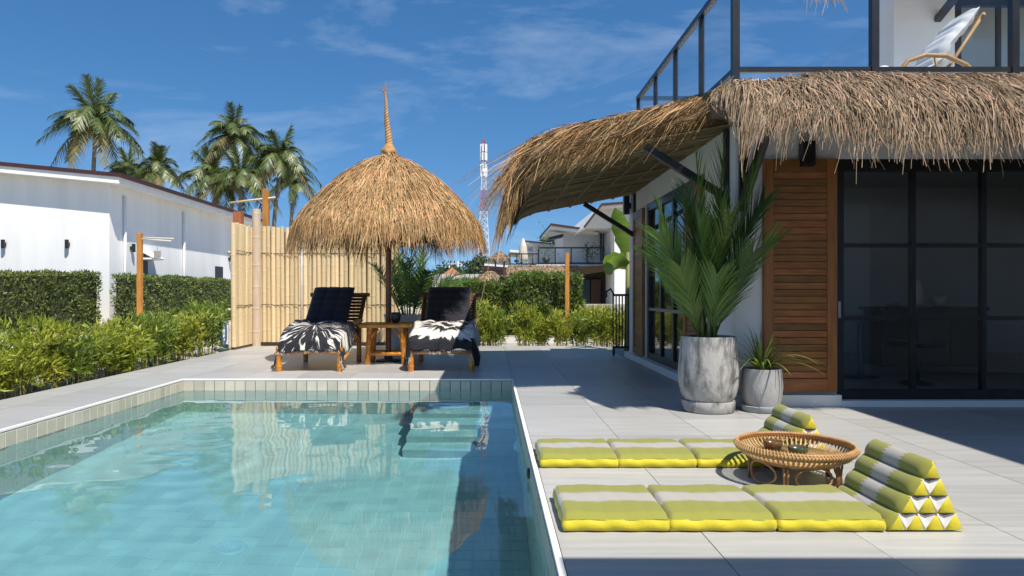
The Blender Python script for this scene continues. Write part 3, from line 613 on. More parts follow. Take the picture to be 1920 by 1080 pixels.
# throws with a tie-dye burst
def throw_mat(name, kind):
    m = bpy.data.materials.new(name); m.use_nodes = True; n, l = m.node_tree.nodes, m.node_tree.links; b = n['Principled BSDF']; b.inputs['Roughness'].default_value = .95
    uv = n.new('ShaderNodeUVMap'); sp = n.new('ShaderNodeSeparateXYZ'); l.new(uv.outputs[0], sp.inputs[0])
    def M_(op, a, b_=None, c=None):
        q = n.new('ShaderNodeMath'); q.operation = op
        for i, v in enumerate((a,b_,c)):
            if v is None: continue
            if isinstance(v,(int,float)): q.inputs[i].default_value = v
            else: l.new(v, q.inputs[i])
        return q.outputs[0]
    dx = M_('SUBTRACT', sp.outputs[0], .5); dy = M_('MULTIPLY', M_('SUBTRACT', sp.outputs[1], .36 if kind == 1 else .33), 1.25)
    ang = M_('ARCTAN2', dy, dx); rad = M_('SQRT', M_('ADD', M_('MULTIPLY', dx, dx), M_('MULTIPLY', dy, dy)))
    def noise(a, s1, r_, s2, det, off=0):
        cb = n.new('ShaderNodeCombineXYZ'); l.new(M_('MULTIPLY_ADD', a, s1, off), cb.inputs[0]); l.new(M_('MULTIPLY', r_, s2), cb.inputs[1])
        t = n.new('ShaderNodeTexNoise'); t.inputs['Scale'].default_value = 1; t.inputs['Detail'].default_value = det; t.inputs['Distortion'].default_value = .35; l.new(cb.outputs[0], t.inputs['Vector']); return t.outputs['Fac']
    if kind == 1:
        v = noise(ang, 12, rad, 2.6, 3); fac = M_('MULTIPLY', M_('SUBTRACT', v, .55), 18)
        ring = M_('GREATER_THAN', rad, .05); fac = M_('MULTIPLY', fac, ring)
    else:
        v = noise(ang, 11, rad, 2.5, 3); w1 = M_('SUBTRACT', 1, M_('ABSOLUTE', M_('MULTIPLY', M_('SUBTRACT', rad, .45), 5.5)))
        w2 = M_('SUBTRACT', .9, M_('ABSOLUTE', M_('MULTIPLY', M_('SUBTRACT', rad, .13), 16)))
        fac = M_('MULTIPLY', M_('ADD', M_('MAXIMUM', w1, w2), M_('MULTIPLY', M_('SUBTRACT', v, .52), 3.2)), 4)
    cl = n.new('ShaderNodeClamp'); l.new(fac, cl.inputs[0])
    mix = n.new('ShaderNodeMix'); mix.data_type = 'RGBA'; mix.inputs['A'].default_value = (.014,.014,.018,1); mix.inputs['B'].default_value = (.66,.62,.56,1)
    l.new(cl.outputs[0], mix.inputs['Factor']); l.new(mix.outputs['Result'], b.inputs['Base Color'])
    bp = n.new('ShaderNodeBump'); bp.inputs['Strength'].default_value = .4; bp.inputs['Distance'].default_value = .01; l.new(fac, bp.inputs['Height']); l.new(bp.outputs[0], b.inputs['Normal'])
    return m
def throw(name, loc, kind, label):
    nu, nv = 61, 55; hw = .44; V, uv = [], []; r2 = np.random.default_rng(kind)
    ph = r2.uniform(0,6,8)
    for i in range(nu):
        for j in range(nv):
            u = i/(nu-1); v = j/(nv-1)
            x_ = (u-.5)*(1.34 if kind == 1 else 1.30)+(-.04 if kind == 1 else .05); s_ = v*1.10           # s from back to front
            y_ = .93-s_ if s_ < .95 else -.02-(s_-.95)*.22
            bulge = .10*math.sin(min(1,s_/.95)*math.pi)**1 + .04
            z_ = (.60-.22*max(0,s_-.12)/.83+bulge*.55) if s_ < .95 else .40-(s_-.95)*.75
            ex = abs(x_)-hw
            if ex > 0:
                fall = ex*(1.15 if (x_ < 0) == (kind == 1) else 1.0); z_ -= fall*.95+.3*ex*v; x_ = math.copysign(hw+ex*.30+.02*math.sin(v*9+ph[0]), x_)
            z_ += .016*math.sin(x_*13+ph[1]+3*v)*math.sin(v*8+ph[2])+.010*math.sin(x_*27+v*7+ph[3])+.006*math.sin(v*31+x_*5)
            y_ += .018*math.sin(x_*17+ph[4])*max(0,v-.6)*2+.012*math.sin(x_*29+ph[5])*max(0,v-.7)*2
            if kind == 1 and v > .75: z_ -= (v-.75)*.28*max(0,-x_)
            V.append((x_,y_,max(z_,.06))); uv.append((u,v))
    V = np.array(V); idx = np.arange(nu*nv).reshape(nu,nv)
    F = np.stack([idx[:-1,:-1], idx[:-1,1:], idx[1:,1:], idx[1:,:-1]], -1).reshape(-1,4)
    t = thing(name, loc, label, 'blanket', 'tie dyed throws on the loungers')
    c_ = raw('cloth', V, F, throw_mat(name+str(kind), kind), t, smooth=True, uv=uv)
    so = c_.modifiers.new('s','SOLIDIFY'); so.thickness = .012; so.offset = 1
    # fringe on front edge and sides
    rims = [(V[idx[i,-1]], V[idx[i,-2]]) for i in range(0,nu)]+[(V[idx[0,j]], V[idx[1,j]]) for j in range(8,nv,1)]+[(V[idx[-1,j]], V[idx[-2,j]]) for j in range(8,nv,1)]
    PP = []
    for a_, b_ in rims:
        for q in range(2):
            d_ = unit((a_-b_)[None])[0]*.25+np.array([r2.normal(0,.25), r2.normal(0,.2)-.1, -.9]); ln_ = r2.uniform(.025,.05)
            p0 = a_+r2.normal(0,.006,3); PP.append([p0, p0+d_*ln_*.5, p0+d_*ln_])
    PP = np.array(PP); PP[...,2] = np.maximum(PP[...,2], .02)
    Vf, Ff = strips(PP, unit(np.stack([r2.normal(1,.3,len(PP)), r2.normal(0,.4,len(PP)), np.zeros(len(PP))],-1)), np.full(len(PP), .009), .7)
    raw('fringe', Vf, Ff, mat('fringe_cotton', (.45,.42,.38), (.05,.05,.05), rough=.9, scale=9, lo=.45, hi=.55), t)['kind'] = 'stuff'
    return t
LA = (-2.555,9.77,0); LB = (-.695,9.77,0)
lounger('bamboo_lounger', LA, 'bamboo lounger nearest the bamboo fence, under a striped black and white throw')
lounger('bamboo_lounger', LB, 'bamboo lounger right of the little table, nearest the white house')
cushion('lounger_cushion', (LA[0],LA[1],.0), .34, -.09, 'black tufted cushion on the lounger nearest the bamboo fence')
cushion('lounger_cushion', (LB[0],LB[1],.0), .36, .0, 'black tufted cushion on the lounger right of the little table')
throw('tie_dye_throw', (LA[0],LA[1],.02), 1, 'black throw with a white starburst on the lounger by the fence')
throw('tie_dye_throw', (LB[0],LB[1],.02), 2, 'black throw with a white ring on the lounger right of the table')
# ---------------------------------------------------------------- little table
tb = thing('bamboo_table', (-1.625,10.75,0), 'low varnished bamboo side table between the two loungers', 'table')
for sx in (-1,1):
    for sy in (0,.46):
        MB().bamboo((sx*.285,sy,0),(sx*.25,sy+.02,.56),.045,12,.2,.12).build('leg', bamyel, tb, smooth=True, angle=60)
    MB().bamboo((sx*.27,.02,.16),(sx*.27,.46,.16),.026,10,.2).build('stretcher', bamyel, tb, smooth=True, angle=60)
    MB().tube([(sx*.26,.01,.34),(sx*.2,.01,.46),(sx*.12,.01,.55)], .022, 8).build('corner_brace', bamyel, tb, smooth=True)
for sy in (0,.46): MB().bamboo((-.29,sy,.16),(.29,sy,.16),.028,10,.13).build('stretcher', bamyel, tb, smooth=True, angle=60)
for i in range(9): MB().bamboo((-.41+random.uniform(-.01,.01),-.05+i*.072,.60),(.41,-.05+i*.072,.60),.036,10,.17,random.uniform(.05,.12)).build('top_cane', bamyel, tb, smooth=True, angle=60)
o = MB(); o.lathe([(0,0),(.05,0),(.075,.05),(.085,.11),(.07,.16),(.06,.165),(.065,.12),(.0,.1)], 24); o = o.build('candle_pot', mat('dark_glaze', (.03,.03,.025), (.05,.045,.03), rough=.3), smooth=True); o.location = (-1.5,10.95,.637)
tag(o, 'small dark glazed pot on the bamboo side table', 'pot')
# ---------------------------------------------------------------- bamboo fence
fence = thing('bamboo_fence', (-5.0,14.6,0), 'tall fence of pale upright bamboo canes behind the loungers', 'fence')
FI = Matrix.Translation((5.0,-14.6,0))
def fb(mb, name, m, **k): o = mb.build(name, m, fence, **k); o.matrix_parent_inverse = FI; return o
canes = [MB().bamboo((0,0,.0),(0,0,2.44),.051,10,.42,random.uniform(.1,.4),.95,nb=1.035).build('cane', bamboo, fence, smooth=True, angle=60) for _ in range(5)]
n_ = 0
def cane(x_, y_, z_, sc):
    global n_
    o = canes[n_] if n_ < 5 else link_copy(canes[random.randrange(5)], fence); n_ += 1
    o.matrix_parent_inverse = FI; o.location = (x_, y_, z_); o.rotation_euler = (random.gauss(0,.004), random.gauss(0,.006), random.uniform(0,6.28)); o.scale = (random.uniform(.93,1.04),)*2+(sc,)
for i in range(31): cane(-4.86+i*.0955+random.uniform(-.004,.004), 14.62+random.uniform(-.008,.008), .075, random.uniform(.985,1.012))
for i in range(15): cane(-5.02, 13.55+i*.068, .05, random.uniform(.985,1.005))
for z_ in (.78,1.9): 
    fb(MB().bamboo((-5.0,14.70,z_),(-1.9,14.70,z_),.03,8), 'rail', bampole, smooth=True); fb(MB().bamboo((-5.10,13.5,z_),(-5.10,14.6,z_),.03,8), 'rail', bampole, smooth=True)
fb(MB().box(-4.93,-1.95,14.675,14.685,.08,2.40), 'backing', mat('gap_shade_sheet', (.40,.27,.13), (.28,.18,.08), rough=.9, scale=4, stretch=(12,12,.5))); fb(MB().box(-4.95,-1.95,14.55,14.66,.0,.07), 'kick_board', dk); fb(MB().box(-5.06,-4.98,13.5,14.52,.0,.045), 'kick_board', dk)  # backing sheet is added; its darker tone gives the shade between canes
for z_ in (.86,1.94):
    fb(MB().tube([(-4.84+.1*i,14.562+.006*math.sin(i*2.1),z_+.008*math.sin(i*1.3)) for i in range(29)], .0065, 5), 'binding', mat('binding_wire', (.10,.06,.03), rough=.8), smooth=True); fb(MB().tube([(-4.965+.004*math.sin(i*2),13.55+.1*i,z_+.006*math.sin(i)) for i in range(10)], .0065, 5), 'binding', mat('binding_wire', (.10,.06,.03)), smooth=True)
fb(MB().bamboo((-4.90,14.50,0),(-4.90,14.50,2.86),.092,16,.52,.3,.95,nb=1.03), 'post', bampole, smooth=True, angle=60)
fb(MB().bamboo((-1.98,14.74,0),(-1.98,14.74,2.4),.05,12,.34), 'post', bampole, smooth=True)
fb(MB().bamboo((-5.07,13.47,0),(-5.07,13.47,.55),.025,8), 'stake', mat('pale_stake', (.6,.5,.36), rough=.8), smooth=True)
o = fb(MB().tube([(-3.97,14.55,.1),(-3.97,14.56,1.15),(-3.965,14.555,2.2)], .02, 8), 'downpipe', mat('pale_pipe', (.62,.62,.6), rough=.5), smooth=True)
# ---------------------------------------------------------------- pots
conc = mat('weathered_concrete', (.39,.375,.35), (.12,.112,.104), rough=.9, scale=7, stretch=(1.6,1.6,.75), bump=.7, bscale=25, detail=14, lo=.46, hi=.66)
soil = mat('potting_soil', (.05,.035,.025), (.03,.02,.015), rough=1, scale=30, bump=1, bscale=60)
def frond(base, d0, L, nl, ll, lw, droop, m, parent, vee=.5, twist=0, start=.18, name='frond', fw=.55, ldroop=.4):
    """a palm frond: arched stalk with paired leaflets"""
    d0 = np.array(d0,float)/np.linalg.norm(d0); k = 14; t = np.linspace(0,1,k)
    P_ = np.array(base)[None]+d0[None]*(t*L)[:,None]; P_[:,2] -= droop*L*t**2.2
    tg = unit(np.gradient(P_, axis=0)); side = np.cross(tg, np.array([0,0,1.0])); side = unit(side+1e-6); up = np.cross(side, tg)
    if twist:
        c_, s_ = math.cos(twist), math.sin(twist); side, up = side*c_+up*s_, up*c_-side*s_
    Vs_, Fs_ = strips(P_[None], side[k//2][None], np.array([.018*L+.004]), .25)
    Vu, Fu = strips(P_[None], up[k//2][None], np.array([.014*L+.004]), .25)
    q = np.repeat(np.linspace(start,1,nl),2); sg = np.tile([1,-1],nl); q = np.clip(q+rng.normal(0,.008,2*nl),0,1)
    b = np.stack([np.interp(q,t,P_[:,i]) for i in range(3)],-1); tt = np.stack([np.interp(q,t,tg[:,i]) for i in range(3)],-1)
    ss = np.stack([np.interp(q,t,side[:,i]) for i in range(3)],-1); uu = np.stack([np.interp(q,t,up[:,i]) for i in range(3)],-1)
    ln_ = ll*(.35+.65*np.sin(np.clip((q-start)/(1-start)*.86+.14,0,1)*np.pi)**.7)*rng.uniform(.85,1.1,2*nl)
    fwd = (fw+.9*q)[:,None]
    D = unit(ss*sg[:,None]+tt*fwd+uu*vee+rng.normal(0,.07,(2*nl,3)))
    kk = np.linspace(0,1,4)[None,:,None]; PP = b[:,None,:]+D[:,None,:]*ln_[:,None,None]*kk; PP[...,2] -= (ln_*rng.uniform(.05,ldroop,2*nl))[:,None]*kk[...,0]**2
    V2, F2 = strips(PP, unit(np.cross(D, uu)+rng.normal(0,.2,D.shape)), np.full(2*nl, lw)*rng.uniform(.8,1.15,2*nl), .12)
    V = np.concatenate([Vs_,Vu,V2]); F = np.concatenate([Fs_,Fu+len(Vs_),F2+len(Vs_)+len(Vu)])
    return raw(name, V, F, m, parent)
palmg = mat('palm_green', (.11,.20,.03), (.18,.27,.05), rough=.38, scale=3, island=.35, trans=.35, spec=.5)
palmd = mat('palm_dark', (.045,.10,.018), (.08,.15,.03), rough=.45, scale=3, island=.3, trans=.25)
bp_ = thing('potted_palm', (2.04,6.5,0), 'tall feathery palm in a big weathered concrete pot at the house corner', 'potted plant')
o = MB(); o.lathe([(0,.10),(.215,.10),(.25,.16),(.272,.26),(.276,.38),(.262,.54),(.252,.68),(.246,.70),(.236,.70),(.230,.66),(.0,.64)], 48); o.build('pot', conc, bp_, smooth=True, angle=50)
o = MB(); o.lathe([(0,.0),(.222,.0),(.236,.012),(.243,.09),(.238,.104),(.222,.106),(.22,.10),(0,.098)], 48); o.build('saucer', conc, bp_, smooth=True, angle=50)
o = MB(); o.lathe([(0,.665),(.23,.655)], 24); o.build('soil', soil, bp_, smooth=True)
fr_ = [(-.30,.05,1.0,1.45,.16),(-.12,-.1,1.0,1.75,.10),(.05,-.05,1.0,1.85,.06),(.22,-.1,1.0,1.75,.12),(.36,-.06,1.0,1.65,.26),(.5,-.2,1.0,1.35,.3),(-.42,-.12,1.0,1.25,.22),(-.5,.15,1,1.15,.25),(-.05,.25,1,1.6,.1),(.14,.2,1,1.5,.15),
       (-.2,-.3,1.0,1.25,.15),(.12,-.32,1.0,1.3,.15),(.3,-.3,1,1.0,.2),(-.35,-.3,1,.85,.2),(.0,-.15,1,1.1,.1),(-.15,.1,1,1.3,.1),(.25,.05,1,1.2,.15),(.45,.1,1,1.1,.3),(-.1,-.4,1,.75,.2),(.2,-.42,1,.7,.25)]
for i, (a_, b_, c_, L_, dr_) in enumerate(fr_):
    frond((random.uniform(-.07,.07), random.uniform(-.07,.07), .64), (a_*.88,b_,c_), L_*1.06, 40, .48 if L_ > 1.2 else .42, .020, dr_*.8, palmg if i % 4 else palmd, bp_, vee=.35, start=.20, twist=random.uniform(-.9,.9), fw=1.7, ldroop=.22)
for i in range(7):
    a_ = i*.9; MB().tube([(.06*math.cos(a_),.06*math.sin(a_),.62),(.08*math.cos(a_),.08*math.sin(a_),.95)], [.022,.012], 7).build('stalk', mat('palm_stalk', (.20,.15,.05), (.12,.12,.03), rough=.6), bp_, smooth=True)
sp_ = thing('potted_spider_plant', (2.54,6.49,0), 'small arching striped plant in a low concrete pot beside the teak shutter', 'potted plant')
o = MB(); o.lathe([(0,.05),(.15,.05),(.175,.12),(.185,.24),(.178,.36),(.172,.40),(.16,.40),(.155,.37),(0,.36)], 40); o.build('pot', mat('grey_concrete', (.40,.39,.38), (.27,.26,.25), rough=.9, scale=5, stretch=(2,2,.7), bump=.4, detail=9), sp_, smooth=True, angle=50)
o = MB(); o.lathe([(0,0),(.17,0),(.185,.01),(.19,.055),(.175,.058),(0,.05)], 40); o.build('saucer', mat('saucer_glaze', (.36,.38,.38), rough=.7), sp_, smooth=True, angle=50)
o = MB(); o.lathe([(0,.375),(.157,.368)], 24); o.build('soil', soil, sp_, smooth=True)
leafm = mat('striped_leaf', (.15,.26,.04), (.40,.42,.08), rough=.4, scale=7, stretch=(1,1,.3), objvar=.3, trans=.3, lo=.45, hi=.6)
for i in range(64):
    a_ = i*2.4; tilt = random.uniform(.05,.95); L_ = random.uniform(.40,.72); kk = np.linspace(0,1,9); hx = np.sin(tilt*.9); 
    r_ = .03+L_*(hx*kk+.25*kk**2*hx); z_ = .37+L_*(np.cos(tilt*.9)*kk-(.25+.55*hx)*kk**2.2)
    PP = np.stack([r_*math.cos(a_), r_*math.sin(a_), z_], -1)
    wprof = random.uniform(.02,.034); sd = np.array([[-math.sin(a_), math.cos(a_), .2]])
    V, F = strips(PP[None], sd, np.array([wprof]), .08); raw('leaf', V, F, leafm, sp_, smooth=True)
pp = thing('potted_palm', (-1.62,13.35,0), 'leafy palm in a pale planter behind the bamboo side table', 'potted plant')
o = MB(); o.lathe([(0,0),(.30,0),(.34,.04),(.42,.62),(.44,.70),(.40,.70),(.38,.62),(0,.60)], 40); o.build('pot', mat('pale_planter', (.56,.55,.53), (.26,.24,.22), rough=.85, scale=4, stretch=(2.5,2.5,.6), bump=.3, lo=.5, hi=.8, detail=9), pp, smooth=True, angle=50)
o = MB(); o.lathe([(0,.62),(.38,.61)], 20); o.build('soil', soil, pp, smooth=True)
for i in range(26):
    a_ = i*2.4+random.uniform(-.3,.3); lean = random.uniform(.15,.85)
    frond((.18*math.cos(a_)+.1,.18*math.sin(a_),.6), (lean*math.cos(a_)+.1, lean*math.sin(a_)*.7, 1.0), random.uniform(1.0,1.75), 24, .40, .026, random.uniform(.12,.4), palmg if i % 2 else palmd, pp, vee=.4, start=.2, twist=random.uniform(-.4,.4))
# ---------------------------------------------------------------- fold-out floor mats with triangle cushions
def mat_cloth():
    m = bpy.data.materials.new('mat_cloth'); m.use_nodes = True; n, l = m.node_tree.nodes, m.node_tree.links; b = n['Principled BSDF']; b.inputs['Roughness'].default_value = .8; b.inputs['Sheen Weight'].default_value = .2
    uv = n.new('ShaderNodeUVMap'); sp = n.new('ShaderNodeSeparateXYZ'); l.new(uv.outputs[0], sp.inputs[0])
    def M_(op, a, b_=None, c=None):
        q = n.new('ShaderNodeMath'); q.operation = op
        for i, v in enumerate((a,b_,c)):
            if v is None: continue
            if isinstance(v,(int,float)): q.inputs[i].default_value = v
            else: l.new(v, q.inputs[i])
        return q.outputs[0]
    # u = metres along, v = 0..1 across; woven band with a toothed border
    tooth = M_('MULTIPLY', M_('ABSOLUTE', M_('SUBTRACT', M_('FRACT', M_('MULTIPLY', sp.outputs[0], 85)), .5)), .13)
    dist = M_('ABSOLUTE', M_('SUBTRACT', sp.outputs[1], .5)); band = M_('LESS_THAN', M_('ADD', dist, tooth), .175)
    core = M_('LESS_THAN', dist, .115)
    nt = n.new('ShaderNodeTexNoise'); nt.inputs['Scale'].default_value = 180; nt.inputs['Detail'].default_value = 3; l.new(uv.outputs[0], nt.inputs['Vector'])
    g_ = n.new('ShaderNodeMix'); g_.data_type = 'RGBA'; g_.inputs['A'].default_value = (.215,.215,.028,1); g_.inputs['B'].default_value = (.30,.285,.042,1); l.new(nt.outputs['Fac'], g_.inputs['Factor'])
    w_ = n.new('ShaderNodeMix'); w_.data_type = 'RGBA'; w_.inputs['A'].default_value = (.30,.275,.235,1); w_.inputs['B'].default_value = (.50,.47,.41,1); l.new(nt.outputs['Fac'], w_.inputs['Factor'])
    mx_ = n.new('ShaderNodeMix'); mx_.data_type = 'RGBA'; l.new(M_('MAXIMUM', band, core), mx_.inputs['Factor']); l.new(g_.outputs['Result'], mx_.inputs['A']); l.new(w_.outputs['Result'], mx_.inputs['B'])
    l.new(mx_.outputs['Result'], b.inputs['Base Color'])
    bp = n.new('ShaderNodeBump'); bp.inputs['Strength'].default_value = .25; bp.inputs['Distance'].default_value = .004; l.new(nt.outputs['Fac'], bp.inputs['Height']); l.new(bp.outputs[0], b.inputs['Normal'])
    return m
clothm = mat_cloth(); yel = mat('yellow_cotton', (.62,.50,.012), (.50,.42,.01), rough=.7, scale=7, bump=.35, bscale=14, sheen=.2, bdist=.02)
olive = mat('olive_cotton', (.21,.24,.025), (.28,.30,.03), rough=.8, scale=8, sheen=.2); wht = mat('white_cotton', (.74,.71,.66), rough=.85, scale=20); dkc = mat('dark_stripe_cotton', (.06,.05,.05), (.10,.085,.08), rough=.9, scale=8)
MW = .51; ML = .487
def pad(parent, x0, ndiv, ht, flip):
    """one folded panel: quilted top, bulging sides"""
    nu, nv = 49, 27; V, uv = [], []
    for i in range(nu):
        u = i/(nu-1)
        for j in range(nv):
            v = j/(nv-1)
            q = abs(math.sin(u*ndiv*math.pi))**.45; e = min(1,(1-abs(2*u-1)**36))*min(1,(1-abs(2*v-1)**24)); e = max(e,0)**.5
            z_ = ht*.76+.005*q*(.7+.3*math.sin(v*math.pi))+.006*math.sin(v*math.pi)
            z_ = ht*.52+(z_-ht*.52)*e+.003*math.sin(u*9+v*5+x0*7)
            ins = .012*(1-e)
            V.append((x0+u*ML, v*MW, z_)); uv.append((x0+u*ML, v))
    idx = np.arange(nu*nv).reshape(nu,nv); F = np.stack([idx[:-1,:-1], idx[1:,:-1], idx[1:,1:], idx[:-1,1:]], -1).reshape(-1,4).tolist()
    top = raw('panel', V, [tuple(f) for f in F], clothm, parent, smooth=True, uv=uv)
    # side band: bulging ring in yellow front/back, green ends
    b = MB(); ring = [(x0+u_*ML, 0., 0) for u_ in np.linspace(0,1,25)]+[(x0+ML, v_*MW, 1) for v_ in np.linspace(0,1,15)[1:]]+[(x0+u_*ML, MW, 0) for u_ in np.linspace(1,0,25)[1:]]+[(x0, v_*MW, 1) for v_ in np.linspace(1,0,15)[1:-1]]
    cx, cy = x0+ML/2, MW/2; rows = []
    for k_, (f_, ou) in enumerate(((.0,-.012),(.10,.004),(.28,.011),(.42,.006),(.535,-.002))):
        r_ = []
        for (x_, y_, e_) in ring:
            dx_ = 0 if not e_ else math.copysign(1,x_-cx); dy_ = 0 if e_ else math.copysign(1,y_-cy)
            wr = .0035*math.sin(x_*43+y_*37+k_)
            r_.append((x_+dx_*(ou+wr)*.7, y_+dy_*(ou+wr), ht*f_*1.0))
        rows.append(r_)
    n1 = len(ring); vs = [p for r_ in rows for p in r_]; fs = []
    for k_ in range(len(rows)-1):
        for i in range(n1): fs.append((k_*n1+i, k_*n1+(i+1)%n1, (k_+1)*n1+(i+1)%n1, (k_+1)*n1+i))
    fs.append(tuple(range(n1-1,-1,-1)))
    b.add(vs, fs); b.build('side_band', yel, top, smooth=True)
    return top
def floor_mat(loc, label):
    t = thing('floor_mat', loc, label, 'floor mat', 'green and yellow fold-out floor mats')
    HT = .105
    for i, (x0, nd) in enumerate(((0,5),(ML+.004,5),(2*ML+.018,5))): pad(t, x0, nd, HT, 0)
    # triangle cushion: cross-section in x-z, running along y
    bl, br, ap = np.array([3*ML+.03,.005]), np.array([3*ML+.385,.005]), np.array([3*ML+.245,.325])
    # tubes on the sloping face
    back = MB(); n4 = 4
    tri = raw('triangle_cushion', [(ap[0],0.034,ap[1]-.01),(br[0],0.034,br[1]),(bl[0]+.02,0.034,bl[1]),(ap[0],MW-.034,ap[1]-.01),(br[0],MW-.034,br[1]),(bl[0]+.02,MW-.034,bl[1])],
              [(0,3,4,1),(1,4,5,2),(0,1,2),(3,5,4),(2,5,3,0)], olive, t)
    dirn = unit((ap-bl)[None])[0]; nrm = np.array([-dirn[1], dirn[0]]); Ls = np.linalg.norm(ap-bl)/n4
    for k_ in range(n4):
        c_ = bl+dirn*Ls*(k_+.5)-nrm*.012; nu, nv = 21, 33; V, uv = [], []
        for i in range(nu):
            ph = -.12*math.pi+1.24*math.pi*i/(nu-1)
            for j in range(nv):
                v = j/(nv-1); e = max(0,1-abs(2*v-1)**10)**.5*.22+.78; sag = .010*math.cos((v-.5)*math.pi*2)
                r1, r2_ = Ls*.53, .034*max(0,1-abs(2*v-1)**9)**.5+.004
                p_ = c_+dirn*(-math.cos(ph))*r1*min(1,e+.04)+nrm*(math.sin(ph)*r2_-sag*.3)
                V.append((p_[0], v*MW, max(.004,p_[1]))); uv.append((k_*.2+i/(nu-1)*.11, v))
        idx = np.arange(nu*nv).reshape(nu,nv); F = np.stack([idx[:-1,:-1], idx[:-1,1:], idx[1:,1:], idx[1:,:-1]], -1).reshape(-1,4).tolist()
        raw('roll', V, [tuple(f) for f in F], clothm, tri, smooth=True, uv=uv)
    # patchwork on both ends: rows of plump yellow triangles between white and dark ones
    for ys, sgn in ((.010,-1),(MW-.010,1)):
        for r_ in range(4):
            f0, f1 = r_/4, (r_+1)/4; L0, L1 = bl+(ap-bl)*f0, bl+(ap-bl)*f1; R0, R1 = br+(ap-br)*f0, br+(ap-br)*f1; m_ = 4-r_
            for i in range(m_):
                a_ = L0+(R0-L0)*i/m_; b_ = L0+(R0-L0)*(i+1)/m_; c_ = L1+(R1-L1)*(i/(m_-1) if m_ > 1 else .5)
                ce = (a_+b_+c_)/3; q = MB(); pts = []
                for s_, off in ((1.0,0),(.84,.008),(.45,.014)): pts += [ (ce[0]+(p_[0]-ce[0])*s_, ys+sgn*off, max(.003,ce[1]+(p_[1]-ce[1])*s_)) for p_ in (a_,b_,c_)]
                pts.append((ce[0], ys+sgn*.016, ce[1])); fs = []
                for w_ in (0,3):
                    for e_ in range(3): fs.append((w_+e_, w_+(e_+1)%3, w_+3+(e_+1)%3, w_+3+e_))
                for e_ in range(3): fs.append((6+e_, 6+(e_+1)%3, 9))
                q.add(pts, fs); q.build('patch', yel, tri, smooth=True)
                # white cord ridges along both legs
                if i < m_-1:
                    d_ = L1+(R1-L1)*((i+1)/(m_-1) if m_ > 1 else .5)
                    ce2 = (b_+c_+d_)/3; q = MB(); q.m = 0
                    q.add([(b_[0],ys+sgn*.001,b_[1]),(c_[0],ys+sgn*.001,c_[1]),(ce2[0],ys-sgn*.012,ce2[1]+.01)],[(0,1,2)])
                    q.add([(b_[0],ys+sgn*.001,b_[1]),(d_[0],ys+sgn*.001,d_[1]),(ce2[0],ys-sgn*.012,ce2[1]+.01)],[(0,2,1)]); q.m = 1
                    q.add([(c_[0],ys+sgn*.001,c_[1]),(d_[0],ys+sgn*.001,d_[1]),(ce2[0],ys-sgn*.012,ce2[1]+.01)],[(0,1,2)])
                    q.build('patch', [wht, dkc], tri)
                    q = MB(); q.tube([(b_[0],ys+sgn*.006,b_[1]+.005),(c_[0],ys+sgn*.006,c_[1]-.004)], .0045, 6); q.build('cord', wht, tri, smooth=True)
    return t
floor_mat((.335,3.19,.002), 'green and yellow fold-out mat with triangle cushion, nearest the camera')
floor_mat((.315,4.36,.002), 'green and yellow fold-out mat with triangle cushion, behind the round tray')
# ---------------------------------------------------------------- rattan tray table
rat = mat('rattan', (.46,.245,.085), (.30,.14,.045), rough=.5, scale=14, bump=.2, bscale=60, objvar=.15)
rat2 = mat('rattan_pale', (.56,.36,.15), (.42,.25,.09), rough=.5, scale=14, bump=.2, bscale=60, objvar=.12)
ty = thing('tray_table', (1.79,4.08,0), 'round rattan tray table on looped legs between the floor mats', 'tray table')
def circ(r, z, n=48, ph=0): return [(r*math.cos(2*math.pi*i/n+ph), r*math.sin(2*math.pi*i/n+ph), z) for i in range(n)]
def ringb(r, z, rad, n=64, k=8):
    m_ = MB(); m_.tube(circ(r,z,n)+[circ(r,z,n)[0]], rad, k, cap=False); return m_
for z_, r_, q in ((.200,.326,.013),(.215,.320,.010),(.187,.322,.009)): ringb(r_,z_,q).build('rim', rat, ty, smooth=True)
wr = MB()
for i in range(110):
    a_ = 2*math.pi*i/110; a2 = a_+.05
    wr.tube([(.310*math.cos(a_),.310*math.sin(a_),.200),(.320*math.cos(a_+.015),.320*math.sin(a_+.015),.227),(.340*math.cos(a2),.340*math.sin(a2),.203),(.325*math.cos(a2+.01),.325*math.sin(a2+.01),.181)], .0042, 5)
o = wr.build('rim_wrapping', rat2, ty, smooth=True); o['kind'] = 'stuff'
o = MB(); o.lathe([(0,.148),(.255,.148),(.258,.142),(.255,.136),(0,.136)], 48); o.build('tray_base', rat2, ty, smooth=True, angle=40)
ringb(.258,.142,.011).build('base_ring', rat, ty, smooth=True)
for i in range(40): 
    x_ = -.245+i*.0126; h_ = math.sqrt(max(0,.25**2-x_**2)); MB().tube([(x_,-h_,.149),(x_,h_,.149)], .0055, 6).build('base_cane', rat2, ty, smooth=True)
sl = MB().tube([(.262,0,.142),(.298,0,.160),(.319,0,.190)], .0062, 6).build('spindle', rat2, ty, smooth=True)
for i in range(72):
    s = sl if i == 0 else link_copy(sl, ty); s.rotation_euler = (0,0,2*math.pi*i/72)
for i in range(5):
    a_ = 2*math.pi*i/5+.35
    for da in (-.045,.045):
        MB().tube([(.252*math.cos(a_+da),.252*math.sin(a_+da),.138),(.252*math.cos(a_+da*.7),.252*math.sin(a_+da*.7),.0)], .0075, 7).build('leg', rat, ty, smooth=True)
    pts = []
    for k_ in range(17):
        b_ = math.pi*2*k_/16; aa = a_+.62+.42*math.cos(b_); pts.append((.250*math.cos(aa), .250*math.sin(aa), .070+.062*math.sin(b_)))
    MB().tube(pts, .0065, 6, cap=False).build('loop', rat, ty, smooth=True)
ringb(.246,.130,.008).build('leg_ring', rat, ty, smooth=True)
